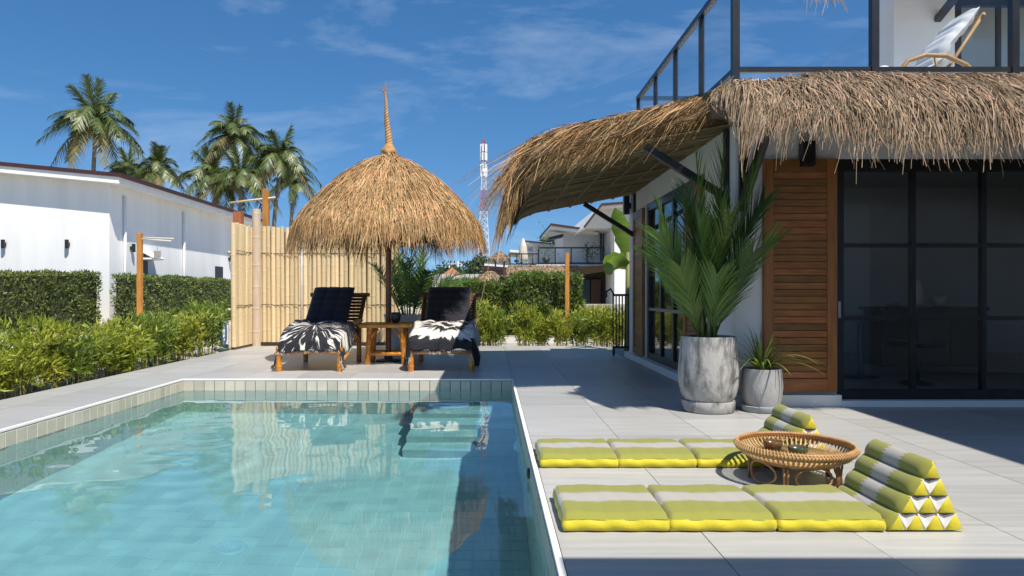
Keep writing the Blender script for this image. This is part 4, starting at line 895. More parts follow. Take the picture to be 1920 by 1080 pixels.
brn = mat('brown_glaze', (.22,.075,.02), (.05,.055,.03), rough=.25, scale=9, stretch=(1,1,3), detail=4, lo=.4, hi=.6)
grn = mat('green_glaze', (.05,.07,.035), (.12,.085,.03), rough=.25, scale=10)
def cup(loc, r, h, m, label):
    o = MB(); o.lathe([(0,0),(r*.6,0),(r*.68,.008),(r*.95,h*.6),(r,h),(r*.95,h+.002),(r*.9,h*.6),(r*.55,.014),(0,.012)], 32); o = o.build('tea_bowl', m, smooth=True); o.location = loc; return tag(o, label, 'bowl')
def saucer(loc, r, m, label):
    o = MB(); o.lathe([(0,0),(r*.5,0),(r,.014),(r*.98,.018),(r*.5,.006),(0,.006)], 32); o = o.build('saucer', m, smooth=True); o.location = loc; return tag(o, label, 'saucer')
saucer((1.66,4.08,.156), .085, grn, 'dark green saucer under the brown tea bowl on the tray')
cup((1.665,4.09,.164), .056, .066, brn, 'brown glazed tea bowl on the green saucer')
saucer((1.765,3.98,.156), .062, brn, 'small brown saucer under the greenish tea bowl on the tray')
cup((1.765,3.98,.163), .056, .056, grn, 'greenish tea bowl nearest the middle of the tray')
# ---------------------------------------------------------------- lounge chair on the balcony
lc = thing('rattan_lounge_chair', (4.55,7.35,3.10), 'bent rattan lounge chair with a white cushion on the balcony', 'chair')
cane_m = mat('bent_rattan', (.42,.25,.10), (.33,.18,.06), rough=.5, scale=6)
for sy in (-.28,.28):
    MB().tube([(-.42,sy,.0),(-.40,sy,.22),(-.30,sy,.37),(-.12,sy,.43),(.10,sy,.42),(.30,sy,.33),(.42,sy,.18),(.44,sy,0)], .024, 8).build('armrest_hoop', cane_m, lc, smooth=True)
    MB().tube([(-.50,sy*.8,.24),(-.2,sy*.8,.17),(.05,sy*.8,.19),(.22,sy*.8,.42),(.52,sy*.8,.88)], .018, 8).build('seat_rail', cane_m, lc, smooth=True)
    MB().tube([(-.02,sy,.18),(.0,sy,.3),(-.02,sy,.42)], .014, 6).build('strut', cane_m, lc, smooth=True)
for x_, z_ in ((-.46,.21),(.03,.17),(.5,.85)): MB().tube([(x_,-.26,z_),(x_,.26,z_)], .016, 8).build('cross_rail', cane_m, lc, smooth=True)
MB().tube([(-.42,-.28,.02),(-.42,.28,.02)], .016, 8).build('cross_rail', cane_m, lc, smooth=True)
path = np.array([(-.56,.31),(-.25,.25),(.0,.27),(.10,.42),(.16,.56),(.34,.76),(.46,.93)]); nu, nv = 11, 56
d_ = np.r_[0,np.cumsum(np.linalg.norm(np.diff(path,axis=0),axis=1))]; sv = np.linspace(0,d_[-1],nv); cx = np.interp(sv,d_,path[:,0]); cz = np.interp(sv,d_,path[:,1]); tx, tz = np.gradient(cx), np.gradient(cz); q = np.hypot(tx,tz)
V, F = [], []
for s_ in (1,-1):
    for i in range(nu):
        u = -1+2*i/(nu-1); e = math.sqrt(max(0,1-abs(u)**6))
        for j in range(nv):
            h = (.035+.025*abs(math.sin(sv[j]/.13*math.pi))**.5)*e*math.sqrt(max(0,1-abs(2*j/(nv-1)-1)**12))*s_; V.append((cx[j]-tz[j]/q[j]*h, u*.25, cz[j]+tx[j]/q[j]*h))
for s_ in (0,1):
    for i in range(nu-1):
        for j in range(nv-1):
            a = s_*nu*nv+i*nv+j; f_ = (a,a+1,a+nv+1,a+nv); F.append(f_ if s_ == 0 else f_[::-1])
o = raw('chair_cushion', V, F, mat('white_canvas', (.78,.77,.74), (.70,.69,.67), rough=.85, scale=6), smooth=True); o.location = (4.55,7.35,3.11); tag(o, 'white tufted cushion on the balcony lounge chair', 'cushion')
# ---------------------------------------------------------------- planting
bleaf = mat('bamboo_leaf', (.25,.32,.03), (.40,.41,.05), rough=.5, scale=1.6, island=.4, trans=.35)
bleaf2 = mat('bamboo_leaf_deep', (.13,.22,.03), (.23,.30,.04), rough=.5, scale=1.6, island=.4, trans=.35)
bstem = mat('bamboo_stem', (.26,.22,.09), (.18,.17,.06), rough=.6, scale=5, island=.3)
hleaf = mat('hedge_leaf', (.09,.14,.028), (.16,.20,.042), rough=.6, scale=.8, island=.45, trans=.2)
hleaf2 = mat('hedge_leaf_fresh', (.08,.14,.022), (.14,.20,.03), rough=.55, scale=.8, island=.4, trans=.3)
twig = mat('hedge_twigs', (.055,.055,.022), (.03,.035,.015), rough=.95, scale=6, bump=.8, bscale=20)
def shrub_meshes(seed, h, rx, ry, nst=22, nlf=1500, L=(.07,.15), w=.018, m=bleaf, up=.35):
    r2 = np.random.default_rng(seed)
    st = MB(); tips = []
    for i in range(nst):
        a = r2.uniform(0,6.28); q = math.sqrt(r2.uniform(0,1)); x0, y0 = rx*.45*q*math.cos(a), ry*.45*q*math.sin(a)
        x1, y1 = x0*1.8+r2.normal(0,.07), y0*1.8+r2.normal(0,.07); hh = h*r2.uniform(.75,1.08)
        pts = [(x0+(x1-x0)*t**1.6, y0+(y1-y0)*t**1.6, hh*t) for t in np.linspace(0,1,5)]; st.tube(pts, [.007,.006,.005,.004,.002], 5); tips.append(np.array(pts))
    # leaf sprays: fans of narrow leaves along the culms
    n = nlf; ci = r2.integers(0,nst,n//5); t = r2.uniform(.12,1,n//5)**.75
    b = np.stack([[np.interp(tt, np.linspace(0,1,5), tips[c][:,k]) for k in range(3)] for c, tt in zip(ci,t)])
    off = unit(r2.normal(size=(n//5,3))*np.array([1,1,.5]))*(r2.uniform(.0,.17,n//5)*np.array(1))[:,None]; b = b+off
    b = np.repeat(b,5,0); hd = np.repeat(unit(off+np.array([0,0,.05])),5,0)
    D = unit(hd+r2.normal(0,.65,(len(b),3))+np.array([0,0,up])); N_ = unit(np.cross(D, r2.normal(size=D.shape)))
    V, F = leafquads(b, D, N_, r2.uniform(*L,len(b)), np.full(len(b), w)*r2.uniform(.7,1.2,len(b)))
    V[:,2] = np.maximum(V[:,2], .01)
    return st, V, F
protos = []
for i in range(4):
    st, V, F = shrub_meshes(40+i, .80, .42, .42, 24, 2100, L=(.08,.18), w=.025)
    a = st.build('stems', bstem); b = raw('foliage', V, F, bleaf if i != 2 else bleaf2); b['kind'] = 'stuff'; a['kind'] = 'stuff'; protos.append((a, b))
used = set()
def shrub(x_, y_, k, s, sz, label, group, z_=-.12):
    t = thing('bamboo_shrub', (x_,y_,z_), label, 'shrub', group, rz=random.uniform(0,6.28)); t.scale = (s,s,sz)
    for o in protos[k]:
        c_ = o if (k, o.name) not in used else link_copy(o)
        used.add((k, o.name)); c_.parent = t
ORD = ['first','second','third','fourth','fifth','sixth','seventh','eighth','ninth','tenth','eleventh','twelfth','thirteenth','fourteenth','fifteenth']
G1 = 'bamboo shrubs along the left deck edge'; y_ = 5.9; i = 0; LS = []
while y_ < 12.6:
    LS.append((-5.50-.14*(i % 2), y_, i % 4)); y_ += .50+.08*(i % 3 == 0); i += 1
for i, (a_, b_, k_) in enumerate(LS):
    shrub(a_+random.uniform(-.08,.08), b_, k_, random.uniform(.88,1.12), random.uniform(.74,1.04), 'bamboo shrub, %s from the far end of the row along the left deck edge' % ORD[len(LS)-1-i], G1)
shrub(-5.48,13.35,2,1.0,1.18,'dark green bamboo shrub beside the fence end and blue hose','shrub by the fence')
G2 = 'bamboo shrubs behind the terrace'
for i in range(10): shrub((-.85,-.5,-.1,.12,.72,1.08,1.5,1.95,2.35,2.7)[i]+random.uniform(-.04,.04), 15.15+random.uniform(-.12,.12), (i*3+1) % 4, (1.1,1.15,.95,.8,.75,.85,.7,.8,.9,.95)[i], (1.15,1.2,1.05,.95,1.1,.9,1.0,.85,.95,1.05)[i], 'small bamboo shrub behind the terrace, %s from the left of its row' % ORD[i], G2)
def hedge(name, x0, x1, y0, y1, z1, n, label, m=hleaf, L=(.06,.13), w=.035, z0=-.12, rough_=.07):
    t = thing(name, ((x0+x1)/2,(y0+y1)/2,z0), label, 'hedge'); cx, cy = (x0+x1)/2, (y0+y1)/2
    ins = .10; MB().box(x0-cx+ins,x1-cx-ins,y0-cy+ins,y1-cy-ins,0,z1-z0-ins).build('twigs', twig, t)
    sx, sy, sz = x1-x0, y1-y0, z1-z0; ar = np.array([sx*sz, sx*sz, sy*sz, sy*sz, sx*sy]); c_ = rng.choice(5, n, p=ar/ar.sum())
    u, v = rng.uniform(0,1,n), rng.uniform(0,1,n); P_ = np.zeros((n,3)); Nn = np.zeros((n,3))
    for f, (ax, sg) in enumerate((('y',-1),('y',1),('x',-1),('x',1),('z',1))):
        q = c_ == f
        if ax == 'y': P_[q] = np.stack([(u[q]-.5)*sx, np.full(q.sum(), sg*sy/2), v[q]*sz], -1); Nn[q] = (0,sg,0)
        elif ax == 'x': P_[q] = np.stack([np.full(q.sum(), sg*sx/2), (u[q]-.5)*sy, v[q]*sz], -1); Nn[q] = (sg,0,0)
        else: P_[q] = np.stack([(u[q]-.5)*sx, (v[q]-.5)*sy, np.full(q.sum(), sz)], -1); Nn[q] = (0,0,1)
    wob = np.sin(P_[:,0]*2.1)*np.cos(P_[:,1]*1.7+P_[:,2]*2.6)+.6*np.sin(P_[:,0]*5+P_[:,2]*6+P_[:,1]*4)
    P_ += Nn*(rough_*.7*wob-rng.uniform(0,.14,n))[:,None]
    D = unit(Nn*.6+rng.normal(0,.75,(n,3))+np.array([0,0,.35])); N_ = unit(np.cross(D, rng.normal(size=D.shape)))
    V, F = leafquads(P_, D, N_, rng.uniform(*L,n), w*rng.uniform(.6,1.2,n)); V[:,2] = np.maximum(V[:,2], .01)
    o = raw('foliage', V, F, m, t); o['kind'] = 'stuff'; return t
hedge('clipped_hedge', -19.5, -12.75, 21.7, 22.7, 1.75, 15000, 'tall clipped dark green hedge in front of the white house, left of the gap', L=(.08,.16), w=.05)
hedge('clipped_hedge', -12.2, -11.5, 22.3, 33.4, 1.68, 16000, 'long clipped green hedge running back along the white house side wall', m=hleaf2 if False else hleaf, L=(.08,.16), w=.05)
hedge('clipped_hedge', -1.4, .62, 20.2, 21.4, 1.42, 9000, 'loose green hedge behind the right hand lounger', m=hleaf2, L=(.09,.17), w=.045, rough_=.12)
hedge('clipped_hedge', .62, 2.66, 20.0, 21.2, 1.62, 10000, 'taller green hedge below the distant thatched awning', m=hleaf2, L=(.09,.17), w=.045, rough_=.14)
shrub(2.75,19.3,0,1.1,1.0,'bamboo shrub standing in front of the low stone wall','shrub by the stone wall')
MB_ = MB().box(2.7,4.6,20.6,20.85,-.12,.78)
tag(MB_.build('stone_wall', mat('rough_stone', (.42,.38,.30), (.27,.25,.2), rough=.95, scale=3, bump=.9, bscale=8), bevel=.02), 'low rough stone wall behind the shrubs at right', 'wall')
# banana plant behind the villa corner
bn = thing('banana_plant', (2.62,13.2,-.12), 'banana plant with broad torn leaves behind the villa corner', 'banana plant')
banm = mat('banana_leaf', (.16,.27,.03), (.24,.36,.05), rough=.4, scale=3, stretch=(1,1,6), trans=.4)
MB().tube([(0,0,0),(.02,0,1.0),(.0,0,2.0)], [.09,.08,.05], 10).build('stem', mat('banana_stem', (.25,.24,.08), rough=.6), bn, smooth=True)
def banana_leaf(b0, d0, L_, w_, dr, tw):
    k = 13; t = np.linspace(0,1,k); d0 = np.array(d0)/np.linalg.norm(d0); P_ = np.array(b0)[None]+d0[None]*(t*L_)[:,None]; P_[:,2] -= dr*L_*t**2
    tg = unit(np.gradient(P_,axis=0)); sd = unit(np.cross(tg, np.array([math.cos(tw),math.sin(tw),.35]))); up = np.cross(sd,tg); wd = w_*np.sin(np.clip(t*.92+.08,0,1)*np.pi)**.6
    wd = wd*(1+.12*np.sin(t*25))
    V = np.concatenate([P_-sd*wd[:,None]*.5+up*wd[:,None]*.16, P_, P_+sd*wd[:,None]*.5+up*wd[:,None]*.16]); F = []
    for i in range(k-1): F += [(i,i+1,k+i+1,k+i),(k+i,k+i+1,2*k+i+1,2*k+i)]
    raw('leaf', V, F, banm, bn, smooth=True)
banana_leaf((0,0,1.9),(-.25,-.1,1),1.15,.34,.15,1.4); banana_leaf((0,0,1.75),(-.75,-.1,.55),.62,.3,.55,1.5); banana_leaf((0,0,1.7),(-.35,-.3,.2),.75,.34,.55,1.2)
banana_leaf((0,0,1.9),(.3,.2,1),1.2,.34,.2,.5); banana_leaf((0,0,1.8),(.6,-.1,.6),1.0,.3,.4,1.5)
# metal hand rail at the villa corner
hr = thing('metal_railing', (2.17,12.35,0), 'black metal railing just behind the villa corner', 'railing')
MB().box(0,.9,-.02,.02,1.05,1.09).build('hand_rail', black, hr); MB().box(.0,.9,-.02,.02,.12,.16).build('bottom_rail', black, hr)
for i in range(16): MB().box(.0+.055*i,.02+.055*i,-.011,.011,.16,1.05).build('bar', black, hr)
MB().box(0,.04,-.02,.02,0,.12).build('post', black, hr); MB().box(.86,.90,-.02,.02,0,.12).build('post', black, hr)
MB().tube([(.02,.0,1.09),(-.04,-.04,1.18),(-.12,-.05,1.13),(-.12,-.05,1.03)], .018, 7).build('rail_end', black, hr, smooth=True)
# hose beside the fence
hs_ = MB(); pts = []
for i in range(90):
    t = i/89*5.5*2*math.pi; pts.append((.05*math.cos(t)+.012*math.sin(i*.7), .05*math.sin(t*.5)*.6, .30+.22*math.sin(t)+.01*math.sin(i)))
hs_.tube(pts, .010, 6)
o = hs_.build('garden_hose', mat('blue_hose', (.03,.10,.24), (.05,.14,.30), rough=.4), smooth=True); o.location = (-5.17,13.42,.02); tag(o, 'coiled blue garden hose hanging at the fence end', 'hose')
# ---------------------------------------------------------------- timber posts with arms
pmat = mat('orange_timber', (.50,.22,.035), (.38,.15,.02), rough=.55, scale=5, stretch=(3,3,.6), bump=.2)
def armpost(loc, h, w_, label, arms, sign=None, am=None):
    t = thing('timber_post', loc, label, 'post')
    MB().box(-w_/2,w_/2,-w_/2,w_/2,0,h).build('shaft', pmat, t, bevel=.008)
    for p_, q_ in arms: MB().tube([p_,q_], .022, 8).build('arm', am or mat('pale_arm', (.62,.58,.50), rough=.6), t, smooth=True)
    if sign:
        x_, z_, s_ = sign; MB().box(x_-s_/2,x_+s_/2,-.015,.015,z_-s_/2,z_+s_/2).build('hanging_plate', mat('grey_plate', (.36,.31,.27), (.28,.22,.2), rough=.7, scale=9), t, bevel=.004)
        MB().tube([(x_,0,z_+s_/2),(x_,0,z_+s_/2+.14)], .005, 5).build('hanger', black, t)
    return t
armpost((-10.12,20,-.12), 2.96, .13, 'orange timber post with two pale arms and a small hanging plate', [((-.12,0,2.80),(.95,-.1,2.72)),((-.12,.06,2.84),(.95,.06,2.80))], (.5,2.34,.2))
armpost((-4.955,15.3,-.12), 3.52, .13, 'orange timber post with a thin bamboo arm behind the bamboo fence', [((-.80,0,3.22),(.22,-.05,3.33))], None, bamboo)
armpost((2.16,19.6,-.12), 2.36, .115, 'orange timber post in front of the far hedge', [])
o = MB().box(-.09,.09,-.09,.09,0,2.98).build('square_post', mat('red_timber', (.42,.13,.045), (.30,.09,.03), rough=.6, scale=4, stretch=(3,3,.6)), bevel=.006); o.location = (-5.46,15.0,-.12); tag(o, 'reddish square timber post rising behind the fence corner', 'post')
# ---------------------------------------------------------------- white house on the left
maroon = mat('maroon_roof', (.055,.016,.018), (.04,.012,.014), rough=.7, scale=3)
wh = thing('white_house', (-13.2,24,-.12), 'long white house with a low maroon edged roof, left of the pool', 'house')
WI = Matrix.Translation((13.2,-24,.12))
def hb(mb, name, m, parent=None, **k): o = mb.build(name, m, parent or wh, **k); o.matrix_parent_inverse = WI if parent is None else Matrix(); return o
def rz(x_): return 5.02+(-12.4-x_)*.095
w = MB(); 
w.add([(-27,24,-.12),(-13.2,24,-.12),(-13.2,24,rz(-13.2)-.22),(-27,24,rz(-27)-.22)], [(0,1,2,3)]); w.add([(-13.2,24,-.12),(-13.2,38,-.12),(-13.2,38,rz(-13.2)-.22),(-13.2,24,rz(-13.2)-.22)], [(0,1,2,3)])
w.add([(-27,38,-.12),(-13.2,38,-.12),(-13.2,38,rz(-13.2)-.22),(-27,38,rz(-27)-.22)], [(3,2,1,0)]); w.add([(-27,24,-.12),(-27,38,-.12),(-27,38,rz(-27)-.22),(-27,24,rz(-27)-.22)], [(3,2,1,0)])
hb(w, 'wall', white2)
def slope_slab(x0,x1,y0,y1,zo0,zo1,f=rz): return MB().add([(x0,y0,f(x0)+zo0),(x1,y0,f(x1)+zo0),(x1,y1,f(x1)+zo0),(x0,y1,f(x0)+zo0),(x0,y0,f(x0)+zo1),(x1,y0,f(x1)+zo1),(x1,y1,f(x1)+zo1),(x0,y1,f(x0)+zo1)],[(0,3,2,1),(4,5,6,7),(0,1,5,4),(1,2,6,5),(2,3,7,6),(3,0,4,7)])
hb(slope_slab(-27.5,-12.58,23.46,38.4,-.22,-.001), 'fascia', white2); hb(slope_slab(-27.6,-12.46,23.40,38.5,.0,.13), 'roof', maroon)
for x_, y_, z_, d_ in ((-16.8,24,2.8,'f'),(-14.6,24,2.8,'f'),(-13.2,25.4,2.76,'s'),(-13.2,34.9,2.84,'s')):
    if d_ == 'f': hb(MB().tube([(x_,y_-.12,z_-.15),(x_,y_-.12,z_+.15)],.065,12).box(x_-.04,x_+.04,y_-.1,y_,z_-.06,z_+.06), 'wall_lamp', black)
    else: hb(MB().tube([(x_+.12,y_,z_-.15),(x_+.12,y_,z_+.15)],.065,12).box(x_,x_+.1,y_-.04,y_+.04,z_-.06,z_+.06), 'wall_lamp', black)
for y_ in (24.9,29.7,35.6): hb(MB().tube([(-13.13,y_,-.1),(-13.13,y_,4.6)],.05,10), 'downpipe', white2, smooth=True)
hb(MB().box(-13.2,-13.16,33.2,34.1,1.75,2.40), 'window', black); hb(MB().box(-13.2,-13.16,28.3,30.6,1.2,1.85), 'window', black); hb(MB().box(-13.2,-13.15,26.1,26.6,-.1,2.35), 'door', black)
hb(MB().add([(-13.2,26.0,2.72),(-13.2,27.0,2.72),(-12.7,27.0,2.45),(-12.7,26.0,2.45)],[(0,1,2,3)]).box(-13.2,-12.72,26.02,26.98,2.38,2.44), 'door_canopy', white2)
# ---------------------------------------------------------------- white houses far right
def far_house(name, label, org, scale=1.0):
    return thing(name, org, label, 'house')
fh = thing('balcony_house', (6.1,34,-.12), 'distant white two storey house with a black railed balcony over a thatched awning', 'house')
def q_(px, py, y): p_ = at(px,py,y); return p_
def fbx(px0, px1, py0, py1, y0, y1, name, m, parent=None, **k):
    """a box whose front face spans the given pixels at y0, and reaches back to y1"""
    a_, b_ = at(px0,py1,y0), at(px1,py0,y0); o = MB().box(a_.x,b_.x,y0,y1,a_.z,b_.z).build(name, m, parent, **k)
    if parent: o.matrix_parent_inverse = Matrix.Translation(-parent.location)
    return o
def prism(pts, y0, y1, name, m, parent):
    n_ = len(pts); a_ = [at(x_,z_,y0) for x_, z_ in pts]; b_ = [Vector((v.x, y1, v.z)) for v in a_]
    o = MB().add(a_+b_, [tuple(range(n_-1,-1,-1)), tuple(range(n_,2*n_))]+[(i,(i+1)%n_,n_+(i+1)%n_,n_+i) for i in range(n_)]).build(name, m, parent); o.matrix_parent_inverse = Matrix.Translation(-parent.location); return o
prism([(1152,425),(1300,405),(1300,572),(1152,572)], 33, 34, 'gable_wall', white, fh)
prism([(1096,428),(1128,386),(1300,386),(1300,572),(1152,572),(1152,428)], 34.0, 44, 'side_wall', white, fh)
prism([(1095,426),(1128,383),(1300,370),(1300,376),(1129,389),(1098,429)], 32.75, 44, 'roof', white, fh); prism([(1094,425),(1128,381),(1300,368),(1300,372),(1129,385),(1097,427)], 32.6, 32.74, 'roof_edge', maroon, fh)
fbx(1056,1130,428,500,37,44,'wall',white,fh)
prism([(1033,423),(1122,435),(1122,440),(1033,429)], 35.6, 44, 'roof_fascia', white, fh); prism([(1033,418.5),(1122,431),(1122,434.7),(1033,422.7)], 35.5, 44, 'roof', maroon, fh)
prism([(1026,446),(1056,438),(1056,444),(1030,449)], 36, 37, 'canopy', black, fh)
fbx(1005,1135,496,501,35.2,40,'balcony_slab',white,fh)
rl = fbx(1010,1132,463,466,35.3,35.36,'balcony_railing',black,fh)
def child_box(px0,px1,py0,py1,y0,y1,name,m,parent):
    a_, b_ = at(px0,py1,y0), at(px1,py0,y0); return MB().box(a_.x,b_.x,y0,y1,a_.z,b_.z).build(name,m,parent)
child_box(1010,1132,492,495,35.3,35.36,'bottom_rail',black,rl)
for p_ in (1010,1041,1071,1101,1131): child_box(p_-1.2,p_+1.2,466,496,35.29,35.37,'post',black,rl)
for a_, b_ in ((1012,1040),(1042,1070),(1072,1100),(1102,1130)): child_box(a_,b_,466,492,35.32,35.33,'pane',rg,rl)
fbx(1125,1129,438,490,36.6,36.7,'door_frame',black,fh)
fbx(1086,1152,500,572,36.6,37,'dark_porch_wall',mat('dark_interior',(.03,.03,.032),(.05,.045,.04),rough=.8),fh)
fbx(1090,1106,524,570,36.4,36.55,'teal_door',mat('teal_door',(.01,.06,.07),rough=.4),fh); fbx(1108,1126,524,570,36.4,36.55,'wood_door',mat('brown_door',(.09,.04,.02),rough=.5),fh)
prism([(1070,500),(1152,497),(1152,506),(1084,516)], 34.5, 36.5, 'porch_eave', thatchu, fh)
fbx(953,960,508,550,35,35.3,'post',white,fh)
th0 = at(955,500,34.4); th1 = at(1086,500,34.4)
core = sweep('thatched_awning', [(35.4,th0.z+.05),(34.6,th0.z-.15),(34.3,th0.z-.45),(34.5,th0.z-.5),(35.4,th0.z-.25)], th0.x, th1.x, to_front, thatchu, fh); core.matrix_parent_inverse = Matrix.Translation(-fh.location)
thatch_straight('thatch', [(35.4,th0.z+.08),(34.6,th0.z-.10),(34.3,th0.z-.40)], th0.x, th1.x, to_front, 2600, thatchg, core, L=(.3,.55), w=(.03,.06), tiers=4)
h2 = thing('white_house', (1.7,44,-.12), 'small far white house with a flat dark edged roof and a left hand balcony', 'house')
prism([(986,453),(1057,460),(1057,465),(1000,459)], 42, 50, 'roof_fascia', white, h2); prism([(985,450.5),(1057,458),(1057,460.2),(985,452.8)], 41.9, 50, 'roof', maroon, h2)
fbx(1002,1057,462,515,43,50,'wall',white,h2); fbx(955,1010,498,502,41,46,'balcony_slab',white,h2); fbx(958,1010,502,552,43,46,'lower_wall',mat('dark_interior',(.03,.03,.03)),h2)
prism([(956,468),(1002,472),(1002,476),(956,472)], 44, 50, 'rear_roof', white, h2)
rl2 = fbx(955,1010,475,477,41,41.06,'balcony_railing',black,h2)
for p_ in (956,969,978,999,1009): child_box(p_-.9,p_+.9,477,498,41,41.06,'post',black,rl2)
child_box(955,1010,494,496,41,41.05,'bottom_rail',black,rl2)
o = MB(); pc = at(981,500,41.6); o.lathe([(0,1.72),(.06,1.68),(.22,1.2),(.30,.5),(.26,.32),(.10,.30),(.04,.28),(.035,0)], 14); o = o.build('folded_parasol', mat('cream_canvas', (.66,.60,.50), (.55,.5,.42), rough=.9, scale=4), smooth=True); o.location = (pc.x,41.6,pc.z); tag(o, 'folded cream parasol standing on the distant balcony', 'parasol')
o = thing('potted_shrub', tuple(at(1107,496,35.6)), 'small potted shrub on the distant balcony near the white wall', 'potted plant')
V, F = leafquads(rng.normal(0,1,(160,3))*np.array([.22,.22,.26])+np.array([0,0,.62]), rdir(160), rdir(160), rng.uniform(.12,.2,160), rng.uniform(.06,.1,160)); raw('foliage', V, F, hleaf, o)['kind'] = 'stuff'
pt = MB(); pt.lathe([(0,0),(.14,0),(.2,.34),(.17,.34),(0,.3)], 14); pt.build('pot', mat('pale_planter',(.5,.5,.5)), o, smooth=True)
o = thing('potted_shrub', tuple(at(1024,496,35.6)), 'thin upright potted shrub on the distant balcony above the thatch', 'potted plant')
V, F = leafquads(rng.normal(0,1,(170,3))*np.array([.2,.2,.45])+np.array([0,0,.85]), rdir(170), rdir(170), rng.uniform(.10,.2,170), rng.uniform(.04,.08,170)); raw('foliage', V, F, hleaf2, o)['kind'] = 'stuff'
pt = MB(); pt.lathe([(0,0),(.14,0),(.2,.34),(.17,.34),(0,.3)], 14); pt.build('pot', mat('dark_glaze',(.03,.03,.025)), o, smooth=True)
# far thatched parasol roofs and a house behind them
def hut(px, py0, pw, py1, y, label):
    a_ = at(px,py0,y); b_ = at(px,py1,y); r_ = pw/2*y/1300; t = thing('thatched_hut', (a_.x,y,-.12), label, 'hut'); H_ = a_.z+.12; e_ = b_.z+.12
    o = MB(); o.lathe([(0,H_),(r_*.12,H_-.1*(H_-e_)),(r_*.6,e_+.42*(H_-e_)),(r_,e_),(r_*.9,e_),(0,H_-.3*(H_-e_))], 26); o.build('roof', thatchg, t, smooth=True)
    thatch_round('thatch', [(r_*.05,H_+.03),(r_*.6,e_+.46*(H_-e_)),(r_,e_+.05)], 1100, thatchg, t, (.25*r_,.5*r_), (.05,.10), 4, .3, (.15*r_,.35*r_))
    for a2 in range(4): MB().box(r_*.6*math.cos(a2*1.57+.8)-.06, r_*.6*math.cos(a2*1.57+.8)+.06, r_*.6*math.sin(a2*1.57+.8)-.06, r_*.6*math.sin(a2*1.57+.8)+.06, 0, e_+.2).build('post', bamdark, t)
hut(937,472,38,487,56,'far thatched parasol hut left of the balcony house')
hut(918,508,76,532,47,'wide far thatched roof just above the hedge')
h3 = thing('white_house', (1.2,70,-.12), 'far white flat roofed house behind the thatched hut', 'house')
fbx(912,958,490,516,70,76,'wall',mat('dark_grey_glass',(.12,.13,.14),rough=.3),h3); prism([(908,494),(958,498),(958,502),(908,498)],68,76,'roof',white,h3); prism([(905,500),(958,503),(958,506),(905,504)],67.5,76,'roof',maroon,h3)  # wall in a plain dark grey, fairly smooth
for p_ in range(912,958,9): fbx(p_,p_+1,504,514,67.4,67.5,'post',black,h3)
ff = thing('panel_fence', (-4,62,-.12), 'far pale panel fence along the horizon', 'fence')
for i in range(13): 
    x_ = -5.2+i*.42; MB().box(x_+4,x_+4.36,0,.05,0,2.95+random.uniform(-.03,.03)).build('panel', mat('pale_panel', (.46,.44,.41), (.36,.35,.33), rough=.8, objvar=.15), ff)
fl = thing('utility_line', tuple(at(852,560,95)), 'far white utility poles with a crossbeam of insulators', 'utility pole'); fl.location.z = -.12
for x_, h_ in ((-.7,5.4),(.5,5.6),(1.0,5.2)): MB().tube([(x_,0,0),(x_,0,h_)],.10,8).build('pole', mat('pale_pole',(.6,.6,.6),rough=.7), fl, smooth=True)
MB().box(-.9,1.3,-.08,.08,5.2,5.35).build('crossbeam', mat('pale_pole',(.6,.6,.6)), fl)
for x_ in (-.85,-.5,0,.8,1.2): MB().tube([(x_,0,5.35),(x_,0,5.7)],.07,8).build('insulator', black, fl)
fr2 = thing('red_roof_house', (-4.7,85,-.12), 'tiny far house with an orange roof on the horizon', 'house')
MB().box(-1.2,1.2,-1,1,0,3.2).build('wall', mat('ochre_wall',(.45,.36,.2)), fr2); MB().add([(-1.5,-1.3,3.2),(1.5,-1.3,3.2),(1.5,1.3,3.2),(-1.5,1.3,3.2),(0,0,4.4)],[(3,2,1,0),(0,1,4),(1,2,4),(2,3,4),(3,0,4)]).build('roof', mat('orange_roof',(.4,.15,.07),rough=.8), fr2)
# telecom tower
tw = thing('telecom_tower', (-1.8,180,-.12), 'tall red and white lattice telecom tower with antennas', 'tower')
redm = mat('tower_red', (.45,.10,.11), rough=.5); whm = mat('tower_white', (.78,.78,.78), rough=.5); H = 41.0; segs = 22; redp = lambda f: (.53 < f < .70) or f > .86
def wid(f): return 1.9*(1-f)**1.6+.36
for i in range(segs):
    f0, f1 = i/segs, (i+1)/segs; a0_, a1_ = wid(f0), wid(f1); z0_, z1_ = f0*H, f1*H; sct = MB()
    c0 = [(-a0_,-a0_,z0_),(a0_,-a0_,z0_),(a0_,a0_,z0_),(-a0_,a0_,z0_)]; c1 = [(-a1_,-a1_,z1_),(a1_,-a1_,z1_),(a1_,a1_,z1_),(-a1_,a1_,z1_)]
    for k_ in range(4):
        j_ = (k_+1)%4; sct.tube([c0[k_],c1[k_]],.09,4); sct.tube([c0[k_],c1[j_]],.05,4); sct.tube([c0[j_],c1[k_]],.05,4); sct.tube([c1[k_],c1[j_]],.05,4)
    sct.build('lattice_section', redm if redp((f0+f1)/2) else whm, tw)
for z_, n_2 in ((39.0,6),(36.8,6),(33.8,6),(32.6,5)):
    for k_ in range(n_2): a_ = k_*2*math.pi/n_2+z_; MB().box(0.72*math.cos(a_)-.22,0.72*math.cos(a_)+.22,0.72*math.sin(a_)-.22,0.72*math.sin(a_)+.22,z_-1.1,z_+.9).build('antenna', whm, tw)
MB().tube([(0,0,H),(0,0,H+2.6)],.07,5).build('spike', redm, tw)
